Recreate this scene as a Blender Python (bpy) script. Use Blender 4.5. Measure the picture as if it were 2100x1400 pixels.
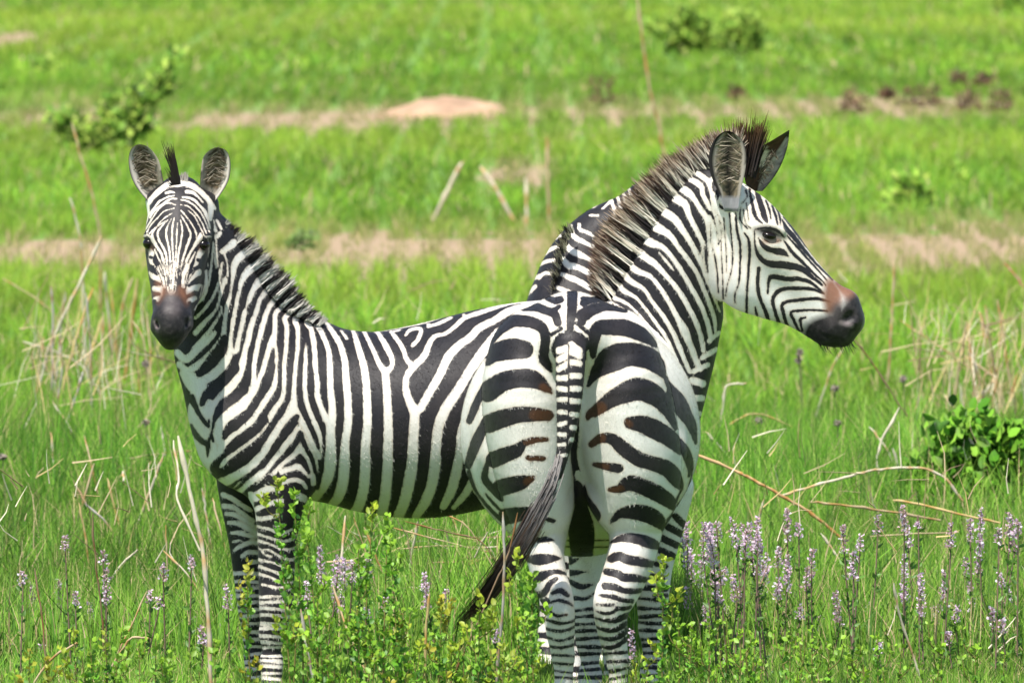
import bpy, bmesh, math, random
import numpy as np
from mathutils import Vector, Matrix
for o in list(bpy.data.objects):
    bpy.data.objects.remove(o)
S = bpy.context.scene
COL = S.collection
R = math.radians
# ------------------------------------------------------------------ camera
FPX = 25550.0                      # focal length in pixels of the 2100 px wide photograph
CAM = np.array([0.0, -35.0, 2.5])
PITCH = math.atan(985.0 / FPX)
cd = bpy.data.cameras.new("camera")
cam = bpy.data.objects.new("camera", cd)
COL.objects.link(cam)
cam.location = CAM
cam.rotation_euler = (R(90) - PITCH, 0, 0)
cd.sensor_width = 36.0
cd.lens = 36.0 * FPX / 2100.0
cd.clip_start = 1.0
cd.clip_end = 2000.0
cd.dof.use_dof = True
cd.dof.focus_distance = 36.0
cd.dof.aperture_fstop = 14.0
S.camera = cam
# ------------------------------------------------------------------ sky and sun
SUN_EL, SUN_AZ = R(64), R(205)     # azimuth clockwise from +Y: behind the camera, a little to the left
W = bpy.data.worlds.new("World")
S.world = W
W.use_nodes = True
nt = W.node_tree
sky = nt.nodes.new("ShaderNodeTexSky")
sky.sky_type = 'NISHITA'
sky.sun_disc = False
sky.sun_elevation = SUN_EL
sky.sun_rotation = SUN_AZ
nt.links.new(sky.outputs[0], nt.nodes["Background"].inputs[0])
nt.nodes["Background"].inputs[1].default_value = 0.12
sl = bpy.data.lights.new("sun", 'SUN')
sl.energy = 5.0
sl.angle = R(0.5)
sl.color = (1.0, 0.95, 0.87)
sun = bpy.data.objects.new("sun", sl)
COL.objects.link(sun)
sd_ = Vector((math.sin(SUN_AZ) * math.cos(SUN_EL), math.cos(SUN_AZ) * math.cos(SUN_EL), math.sin(SUN_EL)))
sun.rotation_euler = sd_.to_track_quat('Z', 'Y').to_euler()
sun.location = (0, 0, 20)
S.view_settings.view_transform = 'Standard'
S.view_settings.look = 'None'
S.view_settings.exposure = 0.52
S.view_settings.gamma = 1.0

# ------------------------------------------------------------------ helpers
def ray(px, py):
    """direction (per metre of Y) of the view line through a pixel of the photograph"""
    x, y = (px - 1050.0) / FPX, -(py - 700.0) / FPX
    c, s = math.cos(PITCH), math.sin(PITCH)
    f = c + y * s
    return np.array([x / f, 1.0, (y * c - s) / f])
def at(px, py, Y):
    return CAM + ray(px, py) * (Y - CAM[1])
def mpp(Y):
    return (Y - CAM[1]) / FPX
def ground_at(px, py):
    r = ray(px, py)
    return CAM + r * (-CAM[2] / r[2])
def tag(o, label=None, cat=None, group=None, kind=None):
    if label: o["label"] = label
    if cat: o["category"] = cat
    if group: o["group"] = group
    if kind: o["kind"] = kind
    return o
def empty(name, loc):
    o = bpy.data.objects.new(name, None)
    o.empty_display_size = 0.1
    o.location = [float(v) for v in loc]
    COL.objects.link(o)
    return o
def mesh_np(name, V, F, mat, parent=None, smooth=True, attrs=None, colors=None, link=True):
    """mesh from numpy verts and a list of face arrays (each (n,k))"""
    me = bpy.data.meshes.new(name)
    V = np.asarray(V, np.float32)
    if not isinstance(F, (list, tuple)):
        F = [F]
    F = [np.asarray(f, np.int32) for f in F if len(f)]
    loops = np.concatenate([f.ravel() for f in F])
    sizes = np.concatenate([np.full(len(f), f.shape[1], np.int32) for f in F])
    starts = np.zeros(len(sizes), np.int32)
    starts[1:] = np.cumsum(sizes)[:-1]
    me.vertices.add(len(V)); me.vertices.foreach_set("co", V.ravel())
    me.loops.add(len(loops)); me.loops.foreach_set("vertex_index", loops)
    me.polygons.add(len(sizes)); me.polygons.foreach_set("loop_start", starts)
    me.update(calc_edges=True)
    me.polygons.foreach_set("use_smooth", np.full(len(sizes), smooth))
    for k, a in (attrs or {}).items():
        at_ = me.attributes.new(k, 'FLOAT', 'POINT')
        at_.data.foreach_set("value", np.asarray(a, np.float32))
    if colors is not None:
        ca = me.attributes.new("col", 'FLOAT_COLOR', 'POINT')
        c4 = np.ones((len(V), 4), np.float32); c4[:, :3] = colors
        ca.data.foreach_set("color", c4.ravel())
    me.validate()
    me.materials.append(mat)
    o = bpy.data.objects.new(name, me)
    if link: COL.objects.link(o)
    if parent is not None:
        o.parent = parent
        o.location = -parent.location
    return o
def catmull(P, n):
    P = np.asarray(P, float)
    if len(P) < 3 or n < 2:
        out = [P[0] + (P[1] - P[0]) * k / n for k in range(n)] if len(P) == 2 else list(P[:-1])
        out.append(P[-1]); return np.array(out)
    Q = np.vstack([2 * P[0] - P[1], P, 2 * P[-1] - P[-2]])
    out = []
    for i in range(1, len(Q) - 2):
        p0, p1, p2, p3 = Q[i - 1], Q[i], Q[i + 1], Q[i + 2]
        for k in range(n):
            t = k / n
            out.append(0.5 * ((2 * p1) + (p2 - p0) * t + (2 * p0 - 5 * p1 + 4 * p2 - p3) * t * t + (3 * p1 - p0 - 3 * p2 + p3) * t ** 3))
    out.append(P[-1])
    return np.array(out)
# ------------------------------------------------------------------ materials
def new_mat(name):
    m = bpy.data.materials.new(name); m.use_nodes = True
    t = m.node_tree
    return m, t, t.nodes["Principled BSDF"]
def N(t, typ, **kw):
    n = t.nodes.new(typ)
    for k, v in kw.items(): setattr(n, k, v)
    return n
def attr_mat(name, rough=0.6, transl=0.0, spec=0.3, noise=0.0, up=0.0, bscale=60):
    """surface coloured by its own 'col' attribute"""
    m, t, b = new_mat(name)
    a = N(t, "ShaderNodeAttribute", attribute_name="col")
    src = a.outputs["Color"]
    if noise:
        nz = N(t, "ShaderNodeTexNoise"); nz.inputs["Scale"].default_value = bscale; nz.inputs["Detail"].default_value = 4
        mr = N(t, "ShaderNodeMapRange"); mr.inputs[3].default_value = 1 - noise; mr.inputs[4].default_value = 1 + noise
        t.links.new(nz.outputs[0], mr.inputs[0])
        mx = N(t, "ShaderNodeVectorMath", operation='SCALE')
        t.links.new(src, mx.inputs[0]); t.links.new(mr.outputs[0], mx.inputs["Scale"])
        src = mx.outputs[0]
    t.links.new(src, b.inputs["Base Color"])
    b.inputs["Roughness"].default_value = rough
    b.inputs["Specular IOR Level"].default_value = spec
    if up:      # shading normals bent upward, so foliage takes the sun like level ground
        g = N(t, "ShaderNodeNewGeometry")
        v1 = N(t, "ShaderNodeVectorMath", operation='SCALE'); t.links.new(g.outputs["Normal"], v1.inputs[0]); v1.inputs["Scale"].default_value = 1 - up
        v2 = N(t, "ShaderNodeVectorMath", operation='ADD'); t.links.new(v1.outputs[0], v2.inputs[0]); v2.inputs[1].default_value = (0, 0, up)
        v3 = N(t, "ShaderNodeVectorMath", operation='NORMALIZE'); t.links.new(v2.outputs[0], v3.inputs[0])
        t.links.new(v3.outputs[0], b.inputs["Normal"])
    if transl:
        tr = N(t, "ShaderNodeBsdfTranslucent")
        t.links.new(src, tr.inputs[0])
        mix = N(t, "ShaderNodeMixShader"); mix.inputs[0].default_value = transl
        t.links.new(b.outputs[0], mix.inputs[1]); t.links.new(tr.outputs[0], mix.inputs[2])
        t.links.new(mix.outputs[0], t.nodes["Material Output"].inputs[0])
    return m
# ================================================================== animal engine: smooth-union body field -> one skin
class Tube:
    """elliptic tube along a spline; nodes (point, ra, rb): ra along 'ref', rb across it"""
    def __init__(self, nodes, ref=(0, 0, 1), k=0.03, grp='body', n=5, cut=False):
        A = np.array([list(p) + [a, b] for p, a, b in nodes], float)
        C = catmull(A, n)
        self.P, self.ra, self.rb = C[:, :3], np.maximum(C[:, 3], .004), np.maximum(C[:, 4], .004)
        self.k, self.grp, self.cut = k, grp, cut
        ref = np.array(ref, float)
        self.seg = []
        for i in range(len(C) - 1):
            d = self.P[i + 1] - self.P[i]; L = np.linalg.norm(d) + 1e-9; t = d / L
            u = ref - t * ref.dot(t)
            if np.linalg.norm(u) < 1e-3: u = np.array([1.0, 0, 0]) - t * t[0]
            u /= np.linalg.norm(u); w = np.cross(t, u)
            self.seg.append((self.P[i], t, L, u, w, self.ra[i], self.ra[i + 1], self.rb[i], self.rb[i + 1]))
    @staticmethod
    def segd(s, X, Y, Z):
        p, t, L, u, w, a0, a1, b0, b1 = s
        x, y, z = X - p[0], Y - p[1], Z - p[2]
        h = np.clip((x * t[0] + y * t[1] + z * t[2]) / L, 0, 1)
        hl = h * L
        x = x - hl * t[0]; y = y - hl * t[1]; z = z - hl * t[2]
        ra = a0 + (a1 - a0) * h; rb = b0 + (b1 - b0) * h; re = np.minimum(ra, rb)
        a = (x * u[0] + y * u[1] + z * u[2]) / ra
        b = (x * w[0] + y * w[1] + z * w[2]) / rb
        e = (x * t[0] + y * t[1] + z * t[2]) / re
        k0 = np.sqrt(a * a + b * b + e * e)
        k1 = np.sqrt((a / ra) ** 2 + (b / rb) ** 2 + (e / re) ** 2) + 1e-6
        return k0 * (k0 - 1) / k1
    def points(self, V):
        d = np.full(len(V), 9.0)
        for s in self.seg:
            d = np.minimum(d, self.segd(s, V[:, 0], V[:, 1], V[:, 2]))
        return d
def skin(tubes, h):
    M = 0.07
    lo = np.min([(t.P - np.maximum(t.ra, t.rb)[:, None]).min(0) for t in tubes if not t.cut], 0) - 0.03
    hi = np.max([(t.P + np.maximum(t.ra, t.rb)[:, None]).max(0) for t in tubes if not t.cut], 0) + 0.03
    n = np.ceil((hi - lo) / h).astype(int) + 1
    D = np.full(n, 0.5, np.float32)
    ax = [(lo[i] + h * np.arange(n[i])).astype(np.float32) for i in range(3)]
    for t in tubes:
        r = np.maximum(t.ra, t.rb).max() + M
        a = np.clip(((t.P.min(0) - r - lo) / h).astype(int), 0, n - 1); b = np.clip(((t.P.max(0) + r - lo) / h).astype(int) + 1, 1, n)
        T = np.full(b - a, 0.5, np.float32)
        for s in t.seg:
            rr = max(s[5], s[6], s[7], s[8]) + M
            p0, p1 = s[0], s[0] + s[1] * s[2]
            c = np.maximum(((np.minimum(p0, p1) - rr - lo) / h).astype(int), a); e = np.minimum(((np.maximum(p0, p1) + rr - lo) / h).astype(int) + 1, b)
            if (e <= c).any(): continue
            X = ax[0][c[0]:e[0], None, None]; Y = ax[1][None, c[1]:e[1], None]; Z = ax[2][None, None, c[2]:e[2]]
            sl_ = tuple(slice(c[i] - a[i], e[i] - a[i]) for i in range(3))
            T[sl_] = np.minimum(T[sl_], Tube.segd(s, X, Y, Z))
        ds = tuple(slice(a[i], b[i]) for i in range(3))
        A = D[ds]; k = t.k
        if t.cut:
            B = -T
            hh = np.maximum(k - np.abs(A - B), 0) / k
            D[ds] = np.maximum(A, B) + hh * hh * k * 0.25
        else:
            hh = np.maximum(k - np.abs(A - T), 0) / k
            D[ds] = np.minimum(A, T) - hh * hh * k * 0.25
    # surface nets
    I = D < 0
    cnt = np.zeros(n - 1, np.uint8)
    offs = [(x, y, z) for x in (0, 1) for y in (0, 1) for z in (0, 1)]
    for x, y, z in offs:
        cnt += I[x:n[0] - 1 + x, y:n[1] - 1 + y, z:n[2] - 1 + z]
    act = np.argwhere((cnt > 0) & (cnt < 8))
    idx = np.full(n - 1, -1, np.int32)
    idx[tuple(act.T)] = np.arange(len(act))
    cv = np.stack([D[act[:, 0] + x, act[:, 1] + y, act[:, 2] + z] for x, y, z in offs], 1)
    acc = np.zeros((len(act), 3)); num = np.zeros(len(act))
    O = np.array(offs, float)
    for i in range(8):
        for j in range(i + 1, 8):
            if abs(O[i] - O[j]).sum() == 1:
                m = (cv[:, i] < 0) != (cv[:, j] < 0)
                tt = cv[:, i] / (cv[:, i] - cv[:, j] + 1e-12)
                acc[m] += (O[i] + tt[:, None] * (O[j] - O[i]))[m]; num += m
    V = lo + h * (act + acc / num[:, None])
    quads = []
    for axis in range(3):
        b_, c_ = (axis + 1) % 3, (axis + 2) % 3
        s0 = [slice(None)] * 3; s1 = [slice(None)] * 3
        s0[axis] = slice(0, -1); s1[axis] = slice(1, None)
        E0, E1 = I[tuple(s0)], I[tuple(s1)]
        for flip, msk in ((False, E0 & ~E1), (True, ~E0 & E1)):
            e = np.argwhere(msk)
            def cell(db, dc):
                q = e.copy(); q[:, b_] += db; q[:, c_] += dc
                return idx[tuple(q.T)]
            q = np.stack([cell(-1, -1), cell(0, -1), cell(0, 0), cell(-1, 0)], 1)
            quads.append(q[:, ::-1] if flip else q)
    return V, np.vstack(quads)
def relax(V, F, it=2, f=0.5):
    E = np.vstack([F[:, [0, 1]], F[:, [1, 2]], F[:, [2, 3]], F[:, [3, 0]]])
    E = np.vstack([E, E[:, ::-1]])
    for _ in range(it):
        s = np.zeros_like(V); c = np.bincount(E[:, 0], minlength=len(V))
        for k in range(3): s[:, k] = np.bincount(E[:, 0], V[E[:, 1], k], len(V))
        V = V + f * (s / np.maximum(c, 1)[:, None] - V)
    return V
def refine(V, F, mark):
    """split the quads whose verts are all marked into four (the skin of the head carries finer marks)"""
    fm = mark[F].all(1)
    bm = bmesh.new()
    vs = [bm.verts.new(v) for v in V]
    bm.verts.ensure_lookup_table()
    fs = []
    for q in F: 
        try: fs.append(bm.faces.new([vs[i] for i in q]))
        except ValueError: fs.append(None)
    ed = set()
    for q, m in zip(fs, fm):
        if m and q: ed.update(q.edges)
    bmesh.ops.subdivide_edges(bm, edges=list(ed), cuts=1, use_grid_fill=True, smooth=0.0)
    bm.verts.index_update()
    V2 = np.array([v.co[:] for v in bm.verts])
    by = {}
    for f in bm.faces: by.setdefault(len(f.verts), []).append([v.index for v in f.verts])
    bm.free()
    return V2, [np.array(x) for x in by.values()]
class Frame:
    """a picture of the coat seen along one direction: marks are drawn in it and carried onto the skin along that direction"""
    def __init__(self, px, py, Y, soft=False):
        self.Y = Y; self.soft = soft; self.r = ray(px, py)
    def uv(self, V):
        d = V[:, 1] - self.Y
        return np.stack([V[:, 0] - d * self.r[0], V[:, 2] - d * self.r[2]], 1)
    def mark(self, pts, w, org):
        ox, oy, sc = org
        P = np.array([at(ox + x / sc, oy + y / sc, self.Y) for x, y in pts])
        w = np.atleast_1d(np.asarray(w, float)); w = np.interp(np.linspace(0, 1, len(pts)), np.linspace(0, 1, len(w)), w) * 0.5 / sc * mpp(self.Y)
        return np.column_stack([P[:, 0], P[:, 2], w])
def dist_marks(U, M, n=4, lim=0.05):
    """signed distance (metres, negative inside) of points U to a mark of varying width"""
    C = catmull(M, n)
    out = np.full(len(U), 1.0)
    wm = C[:, 2].max() + lim
    sel = np.where((U[:, 0] > C[:, 0].min() - wm) & (U[:, 0] < C[:, 0].max() + wm) & (U[:, 1] > C[:, 1].min() - wm) & (U[:, 1] < C[:, 1].max() + wm))[0]
    if not len(sel): return out
    u = U[sel]; d = np.full(len(sel), 1.0)
    for i in range(len(C) - 1):
        a, b = C[i], C[i + 1]
        ab = b[:2] - a[:2]; L2 = ab.dot(ab) + 1e-12
        h = np.clip(((u - a[:2]) @ ab) / L2, 0, 1)
        q = u - a[:2] - h[:, None] * ab
        d = np.minimum(d, np.hypot(q[:, 0], q[:, 1]) - np.maximum(a[2] + (b[2] - a[2]) * h, 0.0004))
    out[sel] = d
    return out
def paint(V, frame, marks, base=0.03):
    """marks: (channel, origin, pts, widths); channels w white hair, b black hair, m muzzle, r rust, g bare grey skin"""
    U = frame.uv(V)
    v = np.full(len(V), base); ch = {c: np.zeros(len(V)) for c in 'mrgk'}
    for c, org, pts, w in marks:
        d = dist_marks(U, frame.mark(pts, w, org))
        if c == 'w': v = np.minimum(v, d)
        elif c == 'b': v = np.maximum(v, -d)
        else:
            soft = 0.022 if c in 'mrk' and frame.soft else 0.008
            ch[c] = np.maximum(ch[c], np.clip(0.5 - d / soft, 0, 1))
    return v, ch
def coat_material():
    m, t, b = new_mat("zebra_coat")
    def A(n): return N(t, "ShaderNodeAttribute", attribute_name=n).outputs["Fac"]
    tc = N(t, "ShaderNodeTexCoord").outputs["Object"]
    def noise(scale, detail=3, rough=.5):
        z = N(t, "ShaderNodeTexNoise"); z.inputs["Scale"].default_value = scale; z.inputs["Detail"].default_value = detail
        z.inputs["Roughness"].default_value = rough
        t.links.new(tc, z.inputs["Vector"]); return z.outputs[0]
    def math_(op, a, b_, c=None):
        n = N(t, "ShaderNodeMath", operation=op)
        for i, x in enumerate((a, b_, c)):
            if x is None: continue
            if isinstance(x, (int, float)): n.inputs[i].default_value = x
            else: t.links.new(x, n.inputs[i])
        return n.outputs[0]
    def rng(x, a, b_, c=0., d=1.):
        n = N(t, "ShaderNodeMapRange"); n.interpolation_type = 'SMOOTHSTEP'
        t.links.new(x, n.inputs[0])
        for i, q in enumerate((a, b_, c, d)): n.inputs[i + 1].default_value = q
        return n.outputs[0]
    def mixc(f, a, b_):
        n = N(t, "ShaderNodeMix", data_type='RGBA')
        if isinstance(f, float): n.inputs[0].default_value = f
        else: t.links.new(f, n.inputs[0])
        for i, x in ((6, a), (7, b_)):
            if isinstance(x, tuple): n.inputs[i].default_value = (*x, 1)
            else: t.links.new(x, n.inputs[i])
        return n.outputs[2]
    st = A("stripe")
    jag = math_('MULTIPLY_ADD', noise(330, 2), 0.0052, -0.0026)
    jag2 = math_('MULTIPLY_ADD', noise(60, 2), 0.005, -0.0025)
    s = math_('ADD', math_('ADD', st, jag), jag2)
    dark = rng(s, -0.0013, 0.0013)
    fringe = rng(s, -0.0065, -0.0005)
    white = mixc(rng(noise(5, 5), .35, .75), (.80, .78, .73), (.66, .62, .55))
    white = mixc(math_('MULTIPLY', fringe, 0.35), white, (.55, .38, .22))
    black = mixc(rng(noise(9, 4), .35, .8), (.012, .011, .014), (.030, .025, .026))
    rust = A("rust")
    blackr = mixc(math_('MULTIPLY', rust, .8), black, (.085, .034, .012))
    whiter = mixc(math_('MULTIPLY', rust, math_('MULTIPLY', A("head"), .95)), white, (.22, .098, .055))
    c = mixc(dark, whiter, blackr)
    c = mixc(math_('MULTIPLY', rust, math_('MULTIPLY', A("head"), .8)), c, (.19, .085, .048))
    mz = A("muzzle")
    c = mixc(mz, c, mixc(rng(noise(70, 3), .4, .7), (.014, .012, .013), (.035, .03, .031)))
    c = mixc(A("grey"), c, (.16, .13, .13))
    c = mixc(A("hoof"), c, (.03, .027, .024))
    fine = rng(noise(420, 3, .7), .25, .75, .86, 1.10)
    sc = N(t, "ShaderNodeVectorMath", operation='SCALE')
    t.links.new(c, sc.inputs[0]); t.links.new(fine, sc.inputs["Scale"])
    t.links.new(sc.outputs[0], b.inputs["Base Color"])
    b.inputs["Roughness"].default_value = .52
    b.inputs["Specular IOR Level"].default_value = .30
    b.inputs["Sheen Weight"].default_value = .03
    b.inputs["Sheen Roughness"].default_value = .5
    bp = N(t, "ShaderNodeBump"); bp.inputs["Strength"].default_value = .35; bp.inputs["Distance"].default_value = .004
    hgt = math_('ADD', math_('MULTIPLY', noise(260, 3, .7), .5), math_('MULTIPLY', noise(22, 3), 1.2))
    t.links.new(hgt, bp.inputs["Height"]); t.links.new(bp.outputs[0], b.inputs["Normal"])
    return m
COAT = coat_material()
HAIR = attr_mat("hair", rough=.6, transl=.10, spec=.22)
EARM = attr_mat("ear_skin", rough=.7, transl=.10, noise=.25, bscale=160)
EYE, _t, _b = new_mat("eye"); _b.inputs["Base Color"].default_value = (.008, .005, .004, 1); _b.inputs["Roughness"].default_value = .16; _b.inputs["Specular IOR Level"].default_value = .35
def build_body(root, tubes, painters, h=0.006, fine=(), name='body', hoof_z=0.055, fur=0, flow=None, rustk=1.0):
    V, F = skin(tubes, h)
    V = relax(V, F, 3, .5)
    def groups(V):
        gs = sorted({t.grp for t in tubes if not t.cut})
        D = np.stack([np.min([t.points(V) for t in tubes if t.grp == g and not t.cut], 0) for g in gs], 1)
        return gs, D
    FL = [F]
    if fine:
        gs, D = groups(V)
        mark = np.isin(np.array(gs)[D.argmin(1)], fine)
        V, FL = refine(V, F, mark)
    gs, D = groups(V)
    G = np.array(gs)[D.argmin(1)]
    at_ = {k: np.zeros(len(V)) for k in ('stripe', 'muzzle', 'rust', 'grey', 'hoof', 'head')}
    for g in gs:
        s = np.where(G == g)[0]
        if not len(s): continue
        v, ch = painters[g](V[s])
        at_['stripe'][s] = np.clip(v, -.03, .03)
        at_['muzzle'][s] = ch['m']; at_['rust'][s] = ch['r'] * rustk; at_['grey'][s] = np.maximum(ch['g'], .28 * ch['k'])
        if g == 'head': at_['head'][s] = 1
    at_['hoof'] = np.clip((hoof_z - V[:, 2]) / .006, 0, 1)
    o = mesh_np(name, V, FL, COAT, root, attrs=at_)
    if fur: coat_hair(o, root, at_, flow, fur)
    return o
rng = np.random.default_rng(7)
def strands(name, parent, roots, dirs, lens, cols0, cols1, width=.0022, bend=None, segs=3, jit=.12, mat=None):
    """hair as tapering ribbons; roots/dirs (n,3), lens (n), colours root and tip (n,3)"""
    n = len(roots)
    d = dirs / np.linalg.norm(dirs, axis=1)[:, None]
    d = d + rng.normal(0, jit, (n, 3)); d /= np.linalg.norm(d, axis=1)[:, None]
    side = np.cross(d, rng.normal(0, 1, (n, 3)) * .6 + np.array([0, 1.0, 0])); side /= np.linalg.norm(side, axis=1)[:, None]
    bend = np.zeros((n, 3)) if bend is None else bend
    V = []; Cc = []
    for k in range(segs + 1):
        t = k / segs
        c = roots + d * (lens * t)[:, None] + bend * (t * t)
        w = width * (1 - t) ** .7 + .0004
        V += [c - side * w, c + side * w]
        col = cols0 + (cols1 - cols0) * np.clip((t - .58) / .42, 0, 1)
        Cc += [col, col]
    V = np.stack(V, 1).reshape(-1, 3); Cc = np.stack(Cc, 1).reshape(-1, 3)
    m = 2 * (segs + 1)
    F = np.concatenate([np.stack([np.arange(n) * m + 2 * k, np.arange(n) * m + 2 * k + 1, np.arange(n) * m + 2 * k + 3, np.arange(n) * m + 2 * k + 2], 1) for k in range(segs)])
    return mesh_np(name, V, F, mat or HAIR, parent, smooth=True, colors=Cc)
def coat_hair(o, root, at_, flow, n):
    """the short lying hair of the coat: one sliver per hair, coloured by the stripe it grows from"""
    me = o.data; me.calc_loop_triangles()
    V = np.empty(len(me.vertices) * 3, np.float32); me.vertices.foreach_get("co", V); V = V.reshape(-1, 3).astype(float)
    T = np.empty(len(me.loop_triangles) * 3, np.int32); me.loop_triangles.foreach_get("vertices", T); T = T.reshape(-1, 3)
    e1, e2 = V[T[:, 1]] - V[T[:, 0]], V[T[:, 2]] - V[T[:, 0]]
    c = np.cross(e1, e2); ar = np.linalg.norm(c, axis=1); nn = c / (ar[:, None] + 1e-12)
    ar = ar * np.where(V[T[:, 0], 2] < .06, 0, 1)
    k = rng.choice(len(T), n, p=ar / ar.sum())
    a, b_ = rng.random(n), rng.random(n); fl = a + b_ > 1; a[fl], b_[fl] = 1 - a[fl], 1 - b_[fl]
    P = V[T[k, 0]] + e1[k] * a[:, None] + e2[k] * b_[:, None]; Nn = nn[k]
    def val(x): x = at_[x]; return x[T[k, 0]] * (1 - a - b_) + x[T[k, 1]] * a + x[T[k, 2]] * b_
    st, mz, ru = val('stripe'), val('muzzle'), val('rust'); hd = val('head')
    D = flow(P); D = D - Nn * (D * Nn).sum(1)[:, None]; D /= np.linalg.norm(D, axis=1)[:, None] + 1e-9
    D = D + rng.normal(0, .22, (n, 3)) + Nn * .20
    L = rng.uniform(.004, .0095, n) * (1 - .5 * hd)
    S_ = np.cross(D, Nn); S_ /= np.linalg.norm(S_, axis=1)[:, None] + 1e-9
    wd = .0007 * rng.uniform(.7, 1.3, n)[:, None]
    B = P - Nn * .0006
    W_ = np.stack([B - S_ * wd, B + S_ * wd, B + D * L[:, None]], 1).reshape(-1, 3)
    dark = st + rng.normal(0, .0012, n) > 0
    wc = np.array((.80, .77, .70)) * rng.uniform(.72, 1.08, (n, 1)); bc = np.array((.020, .017, .018)) * rng.uniform(.5, 1.8, (n, 1))
    col = np.where(dark[:, None], bc, wc)
    col = np.where((dark & (ru > .3))[:, None] & (hd < .5)[:, None], np.array((.08, .035, .014)) * rng.uniform(.6, 1.5, (n, 1)), col)
    r_ = (np.clip(ru, 0, 1) * hd)[:, None] * .85; col = col * (1 - r_) + r_ * np.array((.19, .085, .048)) * rng.uniform(.7, 1.2, (n, 1))
    m_ = np.clip(mz, 0, 1)[:, None]; col = col * (1 - m_) + m_ * np.array((.02, .017, .018))
    W_ = W_.reshape(-1, 3, 3)[mz < .8].reshape(-1, 3); col = col[mz < .8]
    F = np.arange(len(W_)).reshape(-1, 3)
    mesh_np("coat_hair", W_, F, HAIR, root, colors=np.repeat(col, 3, 0))
def ear(root, left, right, Y, cup, colf, thick=.007, ny=22, nx=13, yb=0.0, Ytip=None, name='ear'):
    """cupped ear from its two traced edges (pixel points from base to tip), hollow towards the viewer"""
    Lp = catmull(np.array(left, float), 8); Rp = catmull(np.array(right, float), 8)
    def samp(P, t):
        s = np.r_[0, np.cumsum(np.linalg.norm(np.diff(P, axis=0), axis=1))]; s /= s[-1]
        return np.array([np.interp(t, s, P[:, 0]), np.interp(t, s, P[:, 1])])
    V = []; C = []
    for side in (0, 1):
        for j in range(ny):
            t = j / (ny - 1)
            a, b = samp(Lp, t), samp(Rp, t)
            for i in range(nx):
                s = i / (nx - 1)
                p = a + (b - a) * s
                q = (2 * s - 1)
                prof = (1 - q * q) * (1 - .75 * t) ** .5
                Yb = Y + ((Ytip - Y) * t if Ytip is not None else 0)
                y = Yb + cup * prof + side * (thick * (1 - q * q) ** .4 * (1 - t * .8) + .001) + yb * q
                V.append(at(p[0], p[1], y))
                C.append(colf(t, q, side))
    n = ny * nx
    F = []
    for j in range(ny - 1):
        for i in range(nx - 1):
            a = j * nx + i
            F.append((a, a + 1, a + nx + 1, a + nx)); F.append((n + a, n + a + nx, n + a + nx + 1, n + a + 1))
        F.append((j * nx, (j + 1) * nx, n + (j + 1) * nx, n + j * nx))
        a = j * nx + nx - 1
        F.append((a, n + a, n + a + nx, a + nx))
    for i in range(nx - 1):
        a = (ny - 1) * nx + i
        F.append((a, a + 1, n + a + 1, n + a))
        F.append((i, n + i, n + i + 1, i + 1))
    return mesh_np(name, np.array(V), np.array(F), EARM, root, colors=np.array(C))
def ball(name, root, c, r, mat, rot=None, seg=20):
    bm = bmesh.new(); bmesh.ops.create_uvsphere(bm, u_segments=seg, v_segments=seg // 2, radius=1)
    M = Matrix.Diagonal((*r, 1))
    if rot is not None: M = Matrix.Rotation(rot, 4, 'Y') @ M
    bm.transform(Matrix.Translation([float(x) for x in c]) @ M)
    me = bpy.data.meshes.new(name); bm.to_mesh(me); bm.free()
    for p in me.polygons: p.use_smooth = True
    me.materials.append(mat)
    o = bpy.data.objects.new(name, me); COL.objects.link(o); o.parent = root; o.location = -root.location
    return o
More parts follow.
